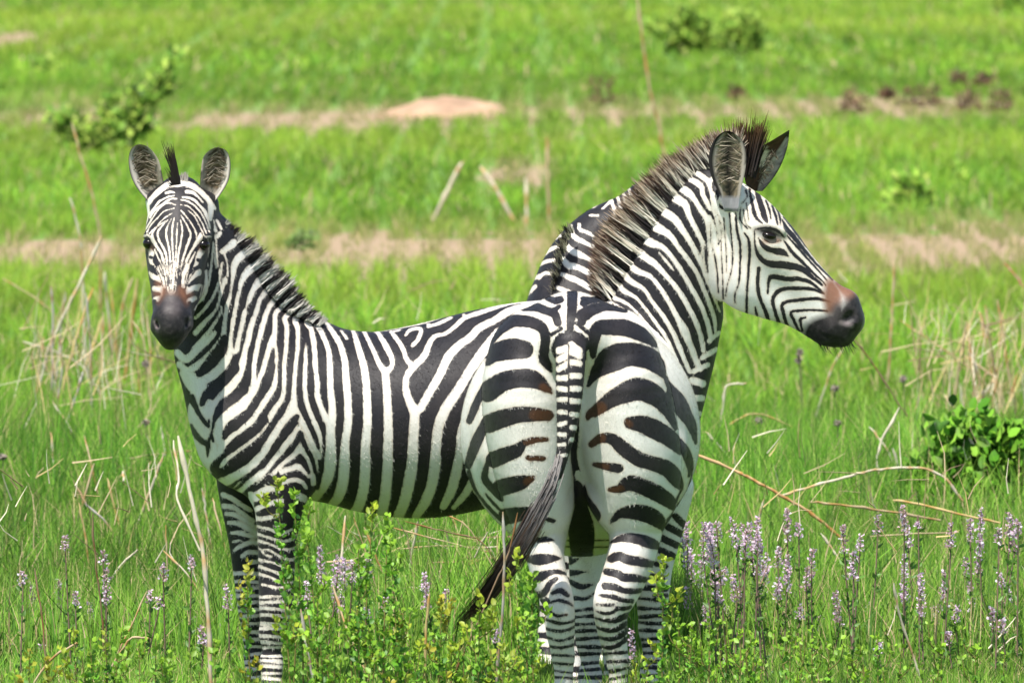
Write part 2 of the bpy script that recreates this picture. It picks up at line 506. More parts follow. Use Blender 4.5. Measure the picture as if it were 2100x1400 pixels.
# ================================================================== coat marks (each: channel, picture frame, points, widths)
F1 = (360, 680, 4.375); F2 = (400, 440, 4.375); F3 = (260, 360, 7.0); F4 = (280, 540, 7.0); F5 = (430, 960, 5.6); F6 = (1060, 1000, 4.118)
G1 = (1460, 360, 3.8875); G2 = (1200, 440, 4.667); G3 = (1300, 280, 5.385); G4 = (960, 680, 3.5); G5 = (1160, 680, 3.333)
H1 = (920, 580, 7.0); H2 = (1150, 560, 4.376); Z8 = (560, 560, 2.8); C1 = (1050, 380, 5.385)
def conv(P, a, b):
    return [((a[0] + x / a[2] - b[0]) * b[2], (a[1] + y / a[2] - b[1]) * b[2]) for x, y in P]
def f2(P): return conv(P, F2, F1)
def w(o, p, s): return ('w', o, p, s)
def b(o, p, s): return ('b', o, p, s)
A_BODY = [
 # neck
 w(F1, f2([(0,925),(80,850),(170,720),(215,590),(240,450)]), [30,30,25,22,22]),
 w(F1, f2([(0,800),(70,740),(120,600),(150,420),(165,250)]), [40,36,26,20,16]),
 w(F1, f2([(0,1060),(90,960),(180,860),(222,740),(245,650),(268,575)]), [50,40,25,26,36,34]),
 w(F1, f2([(215,530),(235,470),(245,430)]), [22,25,20]), w(F1, f2([(200,470),(190,300),(185,190)]), [14,14,20]),
 w(F1, f2([(262,350),(285,430),(292,520),(280,620)]), [18,16,15,12]), w(F1, f2([(195,200),(212,180),(225,165)]), [36,40,40]),
 w(F1, f2([(238,335),(300,290),(345,250)]), [40,60,70]), w(F1, f2([(228,880),(235,830)]), [16,18]),
 w(F1, f2([(0,1210),(100,1080),(190,950),(235,860)]), [70,44,28,16]),
 w(F1, [(10,185),(90,245),(180,172),(300,65),(350,10)], [60,72,66,52,44]),
 w(F1, [(30,290),(100,345),(180,310),(280,235),(380,120),(425,30)] + f2([(262,990),(285,830),(310,740),(326,640),(340,540),(352,450),(380,400),(430,350)]), [60,60,66,64,62,48,40,36,32,16,40,60,70,70]),
 w(F1, [(70,370),(150,450),(200,500),(190,580)], [80,150,160,120]),
 w(F1, [(190,450),(290,415),(380,345),(445,270),(485,190)] + f2([(315,1130),(325,1060),(350,900),(370,790),(396,680),(420,590),(455,530),(500,480),(560,440)]), [120,80,84,80,64,34,32,36,40,26,36,52,70,74,76]),
 w(F1, f2([(330,1230),(370,1215),(388,1120),(412,1020),(440,890),(456,830),(487,760),(512,690),(555,620),(600,565),(650,520)]), [40,44,42,40,44,16,44,46,66,72,76]),
 w(F1, [(300,640),(350,650),(420,570),(500,485),(560,400),(600,290),(625,150)] + f2([(470,1150),(502,1000),(550,860),(580,760),(640,680),(700,630)]), [70,72,72,80,76,66,46,50,48,42,36,56,62]),
 w(F1, [(700,500),(702,400),(706,300),(730,150),(765,0)] + f2([(610,980),(650,850),(700,770),(770,690)]), [60,42,42,44,48,50,44,50,60]),
 w(F1, [(880,30),(860,70),(822,200),(780,350),(740,450),(700,510),(640,600),(560,680),(460,760),(400,830),(375,900),(390,980)], [36,46,46,46,48,90,112,112,92,92,84,80]),
 w(F1, f2([(700,1170),(714,1050),(714,950),(722,880),(790,810)]), [46,44,42,42,50]),
 w(F1, [(882,60),(905,200),(896,350),(880,480),(820,590),(740,700),(680,790),(600,850),(520,910),(450,980),(400,1050),(380,1120)], [26,28,40,60,64,66,70,74,74,62,70,80]),
 w(F1, f2([(830,890),(800,930)]) + [(992,-60),(995,0),(990,150),(975,300),(975,450),(960,590),(900,680),(830,790),(760,890),(680,960),(600,1020),(500,1090),(430,1155),(400,1180)], [44,44,42,40,38,36,38,40,50,56,60,60,64,64,70,80]),
 w(F1, f2([(940,870),(895,940)]) + [(1094,-20),(1092,150),(1076,300),(1066,450),(1060,600),(1048,690),(1000,760),(930,850),(870,950),(800,1060),(720,1160),(640,1230),(540,1290),(440,1345),(400,1330)], [44,52,40,38,34,38,50,90,66,64,64,70,70,70,78,84,70]),
 w(F1, [(1055,640),(1090,740),(1140,820),(1190,920),(1240,1030),(1292,1130)], [50,66,54,46,42,38]),
 w(F1, [(1166,108),(1165,250),(1160,400),(1162,560),(1190,680),(1240,800),(1282,900),(1306,1000),(1312,1130)], [18,34,38,40,40,44,42,30,18]),
 w(F1, f2([(1035,885),(1000,960)]) + [(1215,-20),(1245,150),(1252,300),(1270,450),(1272,570),(1312,690),(1350,790),(1375,840)], [42,48,46,46,44,44,50,50,60,70]),
 w(Z8, [(225,255),(250,290),(290,370),(320,450),(326,550),(330,680),(340,770),(335,850),(325,900),(330,1000),(330,1100),(300,1200),(240,1290)], [28,30,28,30,34,38,42,50,60,60,62,62,50]),
 w(Z8, [(305,285),(330,320),(380,400),(410,500),(420,620),(430,740),(430,860),(415,960),(410,1080),(400,1200),(370,1290),(330,1335)], [20,28,32,36,42,44,46,46,60,62,60,40]),
 w(Z8, [(390,328),(422,372)], [16,16]),
 w(Z8, [(455,325),(465,345),(490,430),(520,530),(535,640),(540,760),(540,880),(530,1000),(530,1100),(520,1230),(490,1340),(450,1390)], [18,24,36,40,44,48,50,54,60,60,60,50]),
 w(Z8, [(520,330),(570,430),(610,520),(642,565)], [20,24,30,44]), w(Z8, [(600,335),(650,420),(686,500),(676,542),(642,565)], [22,34,28,28,44]),
 w(Z8, [(645,575),(655,700),(660,850),(660,1000),(655,1150),(640,1300),(620,1390)], [44,46,50,56,60,62,60]),
 w(Z8, [(680,335),(740,420),(770,500),(810,532)], [22,28,28,40]),
 w(Z8, [(810,532),(870,470),(900,400),(930,360),(990,345),(1050,300),(1110,250),(1200,220),(1290,190),(1400,163),(1530,160)], [40,38,30,24,20,24,26,26,20,16,14]),
 w(Z8, [(805,535),(765,600),(765,680),(790,750),(815,792)], [44,36,40,50,62]),
 w(Z8, [(815,792),(850,768),(900,680),(960,580),(1000,490),(1060,420),(1130,370),(1190,310),(1270,270),(1350,220),(1445,183),(1560,150)], [60,48,46,48,50,46,44,42,40,44,34,30]),
 w(Z8, [(815,795),(805,950),(800,1080),(780,1200),(755,1310),(720,1395)], [56,58,64,66,64,60]),
 w(Z8, [(1300,340),(1215,440),(1130,560),(1070,660),(990,780),(950,880),(935,1000),(930,1100),(910,1220),(870,1320),(820,1400)], [60,58,54,56,60,58,56,64,60,60,44]),
 w(Z8, [(1240,560),(1140,760),(1080,900),(1072,1000),(1060,1100),(1030,1230),(980,1340)], [40,44,40,42,56,58,44]), w(Z8, [(1150,1180),(1110,1260),(1040,1345)], [46,42,30]),
 w(Z8, [(762,352),(790,322),(850,318),(832,380),(802,412)], [16,18,20,24,22]), w(Z8, [(890,292),(900,290)], [14,14]), w(Z8, [(892,304),(960,282),(1025,252)], [16,20,18]),
 w(Z8, [(580,333),(750,306),(900,272),(1100,206),(1350,151)], [8,9,9,9,8]), w(Z8, [(688,334),(730,322)], [10,10]), w(Z8, [(1098,235),(1110,256)], [18,18]),
 w(F1, [(1385,840),(1376,960),(1382,1100),(1372,1250)], [80,90,92,84]),
 w(F1, f2([(145,10),(165,90),(188,150)]), [34,34,30]), w(F1, f2([(195,50),(232,125)]), [24,24]), w(F1, f2([(170,300),(178,400),(190,480)]), [18,18,14]),
 # quarters behind the other animal
] + [w(Z8, [(1450 + k * 112 - 10 * k * (k > 2), 320 + 40 * max(0, k - 2)), (1335 + k * 116, 540 + 12 * k), (1235 + k * 118, 780), (1195 + k * 120, 1000), (1175 + k * 118, 1250)], [44,56,56,54,50]) for k in range(6)] + [
 # shoulder chevrons
 w(F1, [(1110,850),(1060,930),(1000,1000),(940,1080),(870,1170),(790,1250),(700,1310),(600,1380),(540,1440)], [50,62,58,54,54,62,80,90,96]),
 w(F1, [(1108,865),(1160,960),(1210,1060),(1252,1150),(1270,1250)], [48,46,44,40,28]),
 w(F1, [(1115,1000),(1090,1070),(1040,1120),(970,1170),(900,1240),(840,1300),(760,1370)], [46,60,50,46,46,50,70]), w(F1, [(1122,1005),(1150,1080),(1190,1150),(1222,1230),(1235,1330),(1240,1400)], [46,60,54,42,50,50]),
 w(F1, [(955,1285),(1010,1232),(1080,1202),(1150,1240),(1190,1290)], [26,44,54,50,50]),
 # front of the chest
 w(F1, [(220,700),(210,820),(190,950),(230,1080),(290,1190)], [230,240,240,240,170]), w(F1, [(300,740),(330,680)], [70,60]), w(F1, [(300,900),(330,760)],[90,50]), w(F1, [(350,1020),(350,1140)], [60,60]),
 b(F1, [(140,590),(200,720),(268,820),(295,852)], [66,42,40,22]), b(F1, [(295,852),(300,790)], [24,22]),
 b(F1, [(130,850),(190,940),(250,990),(288,1010),(285,1125)], [54,56,54,52,12]),
 b(F1, [(288,1010),(325,900),(345,800),(370,720),(430,650),(520,590),(610,510)], [32,26,28,54,92,100,100]),
 b(F1, [(235,650),(270,570),(340,510),(420,440),(520,330)], [44,76,92,108,110]),
 b(F1, [(205,390),(240,350),(330,250),(400,150),(440,60)], [40,80,100,90,70]),
 b(F1, [(335,1260),(345,1210),(420,1120),(520,1050),(620,970),(720,890),(800,790)], [36,76,46,50,58,66,70]),
 b(F1, [(435,955),(470,900),(560,830),(650,740),(740,600),(830,460),(870,300)], [36,62,70,74,76,74,56]),
 b(F1, [(355,1315),(440,1270),(520,1220),(640,1140),(740,1050)], [30,36,40,56,60]),
 b(F1, [(175,1110),(270,1250),(350,1330),(430,1400)], [26,26,24,24]),
 b(F5, [(190,250),(310,230),(400,140),(520,40),(620,-50)], [30,34,44,46,56]),
 b(F5, [(405,390),(410,330),(500,260),(600,170),(690,90)], [20,26,36,54,50]),
 b(F1, [(1092,760),(1040,840),(980,900),(900,1020),(830,1130),(780,1200)], [50,70,66,56,56,60]),
 b(F1, [(1118,905),(1070,1010),(1000,1090),(930,1160),(850,1250)], [50,56,54,44,30]), b(F1, [(1118,905),(1160,1020),(1220,1130),(1255,1260)], [50,44,42,34]),
 b(F1, [(1120,1120),(1050,1170),(980,1230),(950,1280)], [60,44,36,20]), b(F1, [(1120,1120),(1160,1190),(1195,1260)], [60,54,34]),
 b(F1, [(940,1310),(1000,1285),(1080,1275),(1150,1310),(1180,1380)], [34,54,56,60,40]),
 b(F1, [(1342,820),(1330,950),(1330,1080),(1310,1200),(1290,1330),(1270,1400)], [20,34,26,30,36,40]),
]
def bands(o, x0, x1, y0, y1, step, wd, seed, ch='w', tilt=0.0, wob=6.0):
    r = random.Random(seed); out = []
    y = y0
    while y < y1:
        pts = []; ws = []
        ph = r.random() * 6; am = r.uniform(.4, 1) * wob
        for k in range(6):
            f = k / 5
            pts.append((x0 + (x1 - x0) * f, y + tilt * f + am * math.sin(ph + f * 4.5)))
            ws.append(wd * r.uniform(.7, 1.2))
        out.append((ch, o, pts, ws)); y += step * r.uniform(.85, 1.15)
    return out
PX = (0, 0, 1.0)
A_NEAR = [
 w(F5, [(520,330),(600,270),(700,230),(780,250)], [110,88,70,50]), w(F5, [(470,300),(475,480),(520,570)], [80,70,50]),
 w(F5, [(530,470),(640,420),(750,380),(830,365)], [60,52,46,50]), w(F5, [(520,570),(600,576),(700,560),(780,535)], [58,54,48,44]),
 w(F5, [(500,650),(530,660),(620,680),(700,700),(780,735),(860,735),(940,700)], [30,30,30,34,38,34,30]), w(F5, [(725,660),(790,660),(850,640)], [18,25,30]),
 w(F5, [(530,740),(550,750),(640,780),(740,810),(830,830),(920,820),(1000,770)], [34,34,30,30,30,38,40]),
 w(F5, [(530,815),(560,830),(640,850),(720,880),(800,910),(900,930),(1010,900)], [34,34,30,28,30,30,32]),
 w(F5, [(598,935),(680,935),(760,980),(850,1030),(930,1050),(1000,1020)], [20,24,24,30,34,36]), w(F5, [(598,930),(612,970),(660,1000),(710,1015)], [18,20,24,26]), w(F5, [(550,900),(590,935)], [16,20]),
 w(F5, [(550,1040),(580,1050),(680,1070),(780,1100),(880,1150),(1000,1170)], [34,34,30,30,30,38]),
 w(F5, [(560,1120),(590,1130),(680,1160),(780,1200),(860,1225),(920,1222)], [40,38,30,30,30,28]),
 w(F5, [(570,1210),(600,1220),(680,1240),(760,1280),(850,1310),(960,1300)], [36,36,32,30,30,30]),
 w(F5, [(600,1330),(700,1350),(780,1370),(850,1362),(960,1395)], [30,30,30,28,28]),
 w(F5, [(830,165),(950,130),(1050,150),(1110,220)], [54,50,50,40]), w(F5, [(1030,320),(1085,345)], [90,90]), w(F5, [(820,40),(900,10),(1000,-20)],[60,60,60]),
] + bands(PX, 490, 620, 1222, 1450, 12.5, 6.5, 3, tilt=3, wob=3)
A_FAR = [
 w(F5, [(150,300),(250,340),(350,410),(470,480)], [60,60,56,50]), w(F5, [(160,430),(280,450),(380,520),(500,600)], [60,58,50,50]), w(F5, [(190,520),(280,530),(400,590),(520,670)], [50,58,60,50]),
 w(F5, [(220,620),(330,630),(430,680),(540,740)], [44,60,70,72]), w(F5, [(250,740),(350,740),(450,770),(550,780)], [40,58,52,50]), w(F5, [(270,840),(320,830),(372,815)], [28,28,14]),
 w(F5, [(280,935),(360,890),(450,850),(570,850)], [40,48,52,60]), w(F5, [(370,1005),(450,960),(580,970)], [46,52,54]), w(F5, [(470,1080),(590,1060)], [50,50]),
] + bands(PX, 450, 590, 1178, 1450, 15, 7.5, 5, tilt=-4, wob=3)
A_HEAD = [
 w(F3, [(280,420),(380,300),(500,190),(640,120),(860,120),(1010,190),(1150,320),(1250,470)], [90,80,90,110,110,90,80,90]), b(F3, [(330,470),(430,340),(540,240),(700,190)], [8,11,11,8]), b(F3, [(800,190),(960,240),(1090,350),(1180,480)], [8,11,11,8]), b(F3, [(560,190),(640,160),(700,150)], [8,9,6]), b(F3, [(790,150),(880,170),(980,220)], [6,9,8]), w(F3, [(290,400),(300,520)], [70,60]), w(F3, [(1215,430),(1200,620)], [110,70]), b(F3, [(420,400),(520,300),(640,262),(700,270)], [14,16,14,10]), b(F3, [(780,270),(900,290),(1040,380),(1130,470)], [10,14,16,12]),
 w(F3, [(680,610),(655,740),(650,860),(655,1000),(665,1150),(670,1300),(675,1420)], [26,30,30,30,34,30,45]), w(F3, [(730,680),(720,800),(715,950),(705,1100),(700,1250),(690,1400)], [18,24,22,24,25,25]),
 w(F3, [(640,620),(580,740),(565,850),(590,970),(620,1150),(625,1420)], [18,30,36,36,38,38]), w(F3, [(590,640),(500,730),(445,820),(460,920),(530,1050),(570,1180),(595,1420)], [16,30,42,46,46,42,38]),
 w(F3, [(560,650),(430,740),(370,830),(370,920),(430,1020),(500,1130),(540,1300),(560,1420)], [16,25,30,66,56,50,46,50]),
 w(F3, [(770,640),(790,720),(795,830),(770,970),(740,1150),(725,1300),(715,1420)], [16,25,32,36,36,36,36]), w(F3, [(780,570),(850,690),(910,810),(910,880),(870,1000),(810,1180),(780,1300),(760,1420)], [16,28,46,46,46,46,42,42]),
 w(F3, [(780,500),(880,620),(960,740),(1000,840),(997,895)], [22,28,35,36,22]), w(F3, [(1060,830),(1050,900),(970,1010),(900,1130),(850,1240),(810,1360),(790,1420)], [40,84,58,52,48,46,46]),
 w(F3, [(680,470),(540,510),(440,610),(350,700),(290,810)], [16,20,20,24,24]), w(F3, [(650,540),(530,620),(420,740),(330,830)], [12,22,25,30]), w(F3, [(700,420),(600,390),(500,440),(420,530),(350,640),(270,770)], [14,22,25,25,26,30]),
 w(F3, [(720,330),(620,340),(500,420),(400,500),(330,600)], [24,34,48,48,40]), w(F3, [(680,285),(580,310),(460,380),(380,480),(310,570)], [28,36,42,38,50]), w(F3, [(560,250),(620,235),(680,240)], [50,56,40]),
 w(F3, [(310,500),(300,620),(250,760)], [50,30,20]),
 w(F3, [(770,420),(880,440),(970,520),(1040,610),(1100,720),(1145,835)], [16,25,28,28,28,30]), w(F3, [(780,350),(880,370),(990,450),(1080,560),(1140,680),(1185,810)], [22,40,35,30,30,30]),
 w(F3, [(800,310),(930,330),(1040,420),(1120,520),(1170,640),(1200,760)], [34,56,48,60,46,30]), w(F3, [(880,500),(970,580),(1030,690),(1080,790),(1112,865)], [18,25,28,28,30]), w(F3, [(860,230),(940,240),(1010,290),(1090,380)], [60,60,46,40]),
 w(F3, [(1130,880),(1200,880)], [40,50]), w(F3, [(225,865),(270,865)], [50,50]), w(F3, [(290,850),(360,900)], [40,40]),
 w(F3, [(400,1060),(450,1180),(500,1300),(525,1420)], [24,30,38,44]), w(F3, [(330,1070),(355,1120),(340,1220),(400,1320),(450,1420)], [64,84,60,56,60]), b(F3, [(335,1170),(365,1180)], [40,40]), b(F3, [(300,1320),(380,1380)], [90,40]),
 w(F3, [(980,1100),(920,1220),(870,1330),(840,1420)], [26,38,40,44]), w(F3, [(1080,1080),(1045,1130),(1000,1260),(960,1340)], [100,96,60,50]), b(F3, [(1020,1210),(1080,1230)], [50,80]),
 w(F4, [(500,60),(500,150),(500,270),(505,400)], [110,160,170,110]), w(F4, [(330,60),(380,200),(400,330)], [60,80,60]), w(F4, [(720,40),(690,180),(670,330)], [90,80,60]), w(F4, [(240,170),(330,240),(350,330),(330,460)], [110,80,80,90]), w(F4, [(880,130),(800,190),(760,300),(740,420)], [110,80,70,70]),
 w(F4, [(260,360),(330,380)], [80,80]), w(F4, [(270,520),(310,500)], [80,80]), w(F4, [(900,350),(820,350),(740,400)], [110,80,80]), w(F4, [(830,500),(750,540)], [80,80]), w(F4, [(200,130),(300,190)], [60,70]),
 b(F4, [(420,-20),(448,150),(458,330)], [10,12,8]), b(F4, [(485,-20),(484,200),(486,380)], [8,11,8]), b(F4, [(600,-20),(572,200),(548,390)], [8,11,8]), b(F4, [(668,0),(615,180),(584,370)], [9,11,8]), b(F4, [(455,-20),(460,200),(472,400)], 17), b(F4, [(385,-20),(430,150),(445,320)], 15), b(F4, [(330,-20),(395,170),(430,370)], 18), b(F4, [(520,-20),(505,200),(500,400)], 13), b(F4, [(565,50),(550,250),(530,400)], 15), b(F4, [(640,-20),(595,200),(570,390)], 15), b(F4, [(700,0),(640,150),(600,340)], 18),
 b(F4, [(250,40),(330,170),(375,320)], [20,16,12]), b(F4, [(300,0),(375,180)], 18), b(F4, [(790,40),(710,170),(690,310)], [14,13,10]), b(F4, [(850,90),(760,220),(720,330)], [24,18,12]),
 b(F4, [(170,40),(230,90),(295,165)], [90,90,24]), b(F4, [(180,280),(260,280),(340,295)], [70,60,44]), b(F4, [(230,435),(330,440)], [60,50]), b(F4, [(250,540),(290,590)], [60,40]), b(F4, [(185,180),(200,400),(260,560)], 12),
 b(F4, [(840,80),(900,45),(980,30)], [60,60,70]), b(F4, [(750,320),(840,260),(950,225)], [40,70,90]), b(F4, [(740,460),(860,425)], [44,60]), b(F4, [(870,470),(945,320)], [30,26]), b(F4, [(760,570),(800,650)], [60,50]),
 w(F4, [(960,330),(910,560),(840,660)], [50,50,40]), w(F4, [(1010,120),(1000,330),(960,520),(860,700)], [60,50,40,40]), b(F4, [(1010,50),(1040,300),(1000,500),(900,650)], [12,14,16,16]), b(F4, [(955,60),(960,300),(920,480),(820,650)], [14,16,16,16]),
 w(F3, [(1170,920),(1180,1100),(1170,1300)], [30,30,24]), w(F3, [(1240,1000),(1250,1200),(1240,1400)], [14,18,16]),
 ('k', F3, [(725,420),(715,540),(722,600)], [10,8,2]), ('r', F3, [(280,1050),(340,1040)], [40,30]), ('r', F3, [(1080,1040),(1130,1060)], [40,40]),
 ('r', F4, [(395,360),(375,470),(350,560)], [50,90,70]), ('r', F4, [(645,370),(665,460),(690,560)], [70,130,90]), ('r', F4, [(430,440),(600,450)], [60,60]), ('r', F4, [(300,290),(335,300)], [40,40]), ('r', F4, [(270,430),(320,440)], [40,40]), ('r', F4, [(740,450),(790,450)], [50,40]),
 ('m', F4, [(510,560),(510,640),(505,700),(500,900),(480,1050),(480,1160)], [240,400,450,500,520,420]), ('m', F4, [(520,500),(520,540)], [100,180]),
 ('k', F4, [(500,540),(510,600),(520,660)], [180,260,240]), ('g', F4, [(265,830),(300,910)], [50,60]), ('g', F4, [(775,780),(770,880)], [46,50]),
 ('m', F3, [(225,905),(275,945),(345,1010)], [44,110,40]), ('m', F3, [(1180,925),(1120,960),(1060,1000)], [70,120,50]), ('m', F3, [(1100,1030),(1130,1080)],[70,50]), ('m', F3, [(285,1030),(310,1070)],[60,40]),
]
R_HEAD = [b(G1, p, s) for p, s in [
 ([(70,380),(75,600),(85,800),(90,980)], [6,8,10,14]), ([(95,340),(105,500),(115,650),(115,770)], [8,9,9,5]), ([(140,300),(155,480),(165,650),(150,780),(120,880),(110,960)], [13,13,12,10,10,9]),
 ([(190,300),(200,430),(225,560),(225,700),(215,850),(185,940),(182,1012)], [14,22,22,18,14,12,14]), ([(260,460),(295,520),(300,640),(290,780),(280,920),(275,1100)], [14,24,26,22,20,22]),
 ([(375,740),(365,830),(370,930),(400,1020),(430,1090),(450,1160)], [28,30,30,28,30,30]), ([(345,1050),(360,1120)], [18,22]),
 ([(340,440),(345,560),(380,650),(450,700),(540,710),(640,722),(730,750),(800,810),(880,872)], [10,20,36,50,60,58,50,34,20]), ([(370,500),(420,570),(500,600),(560,612),(608,642)], [14,40,50,54,12]),
 ([(445,935),(455,830),(492,805),(600,825),(700,825),(800,860),(895,945)], [16,26,40,40,36,28,16]), ([(540,1190),(505,1090),(485,990),(530,920),(600,900),(700,900),(800,905),(880,935)], [30,30,30,36,32,32,28,18]),
 ([(605,1210),(570,1100),(560,1030),(620,1000),(720,990),(830,980),(940,1005)], [28,28,28,28,28,28,18]), ([(695,1240),(650,1150),(630,1090),(700,1077),(800,1072),(920,1078)], [26,26,24,22,20,16]), ([(720,1240),(705,1150),(745,1130)], [22,22,20]),
 ([(575,520),(640,610),(720,690),(800,770),(880,840),(908,875)], [16,28,28,22,16,12]), ([(600,480),(690,580),(770,670),(850,760),(915,835)], [12,22,20,16,12]), ([(560,350),(600,430),(670,510),(740,600),(830,700),(920,790),(962,832)], [12,38,40,30,20,16,12]),
 ([(570,330),(650,430),(720,520),(800,620),(880,710),(960,790),(1002,827)], [10,20,20,20,16,14,10]), ([(560,290),(640,370),(710,460),(780,560),(870,670),(960,760),(1032,822)], [14,18,18,16,14,12,10]), ([(690,395),(780,520),(880,650),(980,750),(1052,822)], [12,12,12,12,10]),
 ([(370,110),(470,190),(540,255),(600,305),(680,385),(760,490)], [34,40,42,34,22,12]), ([(350,100),(380,200),(420,330),(440,372)], [28,46,46,18]), ([(300,110),(320,220),(350,330),(402,382)], [18,28,30,12]),
 ([(430,200),(460,280),(470,350)], [14,20,10]), ([(480,240),(510,330),(525,392)], [18,22,12]), ([(500,230),(540,320),(547,392)], [14,16,12]), ([(230,250),(225,350),(282,422)], [10,16,12]), ([(275,220),(292,352)], [10,12]), ([(250,270),(270,380),(312,422)], [10,11,8]),
 ([(0,290),(50,350),(60,390)], [20,22,12]), ([(5,400),(27,482)], [10,8]), ([(0,560),(30,680),(45,800),(50,930)], [14,14,14,14]), ([(10,170),(60,240),(110,265),(170,230),(210,150)], [18,22,22,18,22]), ([(270,120),(280,170),(240,225)], [16,14,10]),
 ([(345,430),(430,418),(520,440),(582,500)], [12,22,26,10]), ([(400,500),(470,537),(550,517)], [8,9,8]), ([(60,1040),(100,1050),(150,1060)], [24,20,14]), ([(1060,820),(1000,770)], [8,8])]
] + [('r', G1, [(430,518),(525,512)], [20,18]), ('r', G1, [(950,870),(965,960),(950,1060)], [90,150,90]), ('r', G1, [(1010,860),(1060,900),(1110,960)], [90,120,110]),
 ('m', G1, [(1160,1000),(1140,1070),(1090,1180),(1020,1280),(930,1320)], [110,200,260,250,180]), ('m', G1, [(960,1190),(860,1250),(820,1270)], [190,240,190]), ('m', G1, [(1010,1070),(1000,1150)], [90,140]), ('m', G1, [(790,1190),(850,1180)], [40,60]),
 ('k', G1, [(1060,990),(1000,1060),(960,1140)], [80,90,90]), ('g', G1, [(1030,1170),(1110,1195)], [36,40]), ('m', G1, [(350,430),(450,452),(570,490)], [20,92,20])]
A_HEAD = [(c_, o_, p_, [q * (.70 if q < 60 else .9) for q in np.atleast_1d(w_)]) if c_ == 'w' and o_ is F3 else (c_, o_, p_, w_) for c_, o_, p_, w_ in A_HEAD]
def g23(P): return conv(P, G3, G2)
R_NECK = [
 w(G3, [(870,640),(905,760),(935,900),(965,1060),(990,1260)], [50,76,90,84,60]), b(G3, [(880,820),(925,880),(945,950)], [7,12,5]), w(G3, [(830,520),(890,430)], [40,40]),
 w(G2, [(180,800),(230,830),(330,880),(420,950),(520,1050),(620,1180),(720,1310),(790,1400)], [30,20,14,10,12,14,14,14]), w(G2, [(230,770),(290,800),(400,850),(500,940),(600,1060),(700,1190),(790,1330),(835,1400),(890,1500)], [60,40,25,22,25,28,28,28,28]),
 w(G2, [(300,640),(370,730),(480,790),(570,890),(660,1010),(760,1150),(840,1310),(875,1400),(920,1520)], [60,50,30,28,30,35,30,28,28]), w(G2, [(360,560),(440,640),(560,710),(640,830),(740,960),(830,1110),(900,1260),(955,1400),(1000,1500)], [70,55,36,38,40,46,50,42,40]),
 w(G2, [(400,460),(500,540),(620,590),(710,690),(800,830),(880,980),(950,1110),(1010,1260),(1065,1400),(1100,1480)], [70,60,45,42,44,52,86,60,56,50]), w(G2, [(480,330),(580,410),(680,480),(770,580),(890,720),(980,870),(1060,1030),(1110,1170),(1132,1300)], [80,70,60,46,48,50,48,46,46]),
 w(G2, [(500,190),(630,270),(740,310),(840,420),(930,550),(1010,690),(1100,850),(1160,1000),(1200,1160),(1195,1215)], [90,80,50,46,46,46,46,46,50,40]), w(G2, [(705,362),(780,450),(852,542)], [12,26,14]),
 w(G2, g23([(0,850),(180,950)]) + [(700,130),(810,200),(900,320),(990,440),(1070,560),(1130,700),(1200,880),(1240,1010),(1247,1115)], [60,90,90,62,50,48,45,40,40,38,26]),
 w(G2, g23([(0,650),(200,770)]) + [(830,20),(920,130),(1010,270),(1080,400),(1140,540),(1190,680),(1250,830),(1292,935)], [50,70,80,62,50,50,42,32,26,18]),
 w(G2, g23([(150,500),(300,600),(480,690),(570,760)]) + [(1000,20),(1080,180),(1130,290),(1150,420),(1190,600),(1260,800)], [40,60,84,70,52,50,44,60,40,14]),
 w(G2, g23([(300,420),(450,530),(600,620),(670,700),(740,810),(800,900),(820,1000),(850,1200)]), [36,56,76,48,52,52,46,50]), w(G2, g23([(370,260),(500,390),(640,480),(740,550),(760,640),(800,720),(845,810)]), [44,46,56,56,42,46,36]), w(G2, g23([(600,330),(720,420),(810,490),(850,600),(880,820),(920,900)]), [40,50,50,34,30,40]),
 w(G2, [(1180,40),(1215,200),(1230,400),(1265,640),(1310,800)], [70,100,90,70,50]), b(G2, [(1195,90),(1205,260),(1250,450),(1265,640),(1270,760)], 11), b(G2, [(1295,60),(1300,300),(1310,520),(1315,700)], 9), b(G2, [(1150,300),(1165,470),(1210,640),(1290,850)], [24,26,18,14]),
 b(G2, [(820,80),(900,200),(990,330)], [34,30,24]),
 w(H2, [(1180,962),(1275,990)], [66,66]), w(H2, [(1140,1118),(1270,1122)], [58,58]), w(H2, [(1160,1240),(1250,1262)], [46,46]), w(H2, [(1190,880),(1320,822)], [48,44]), w(H2, [(1270,758),(1395,685)], [46,46]), w(H2, [(1330,608),(1420,535)], [40,40]), w(H2, [(1150,1360),(1230,1380)], [46,46]),
]
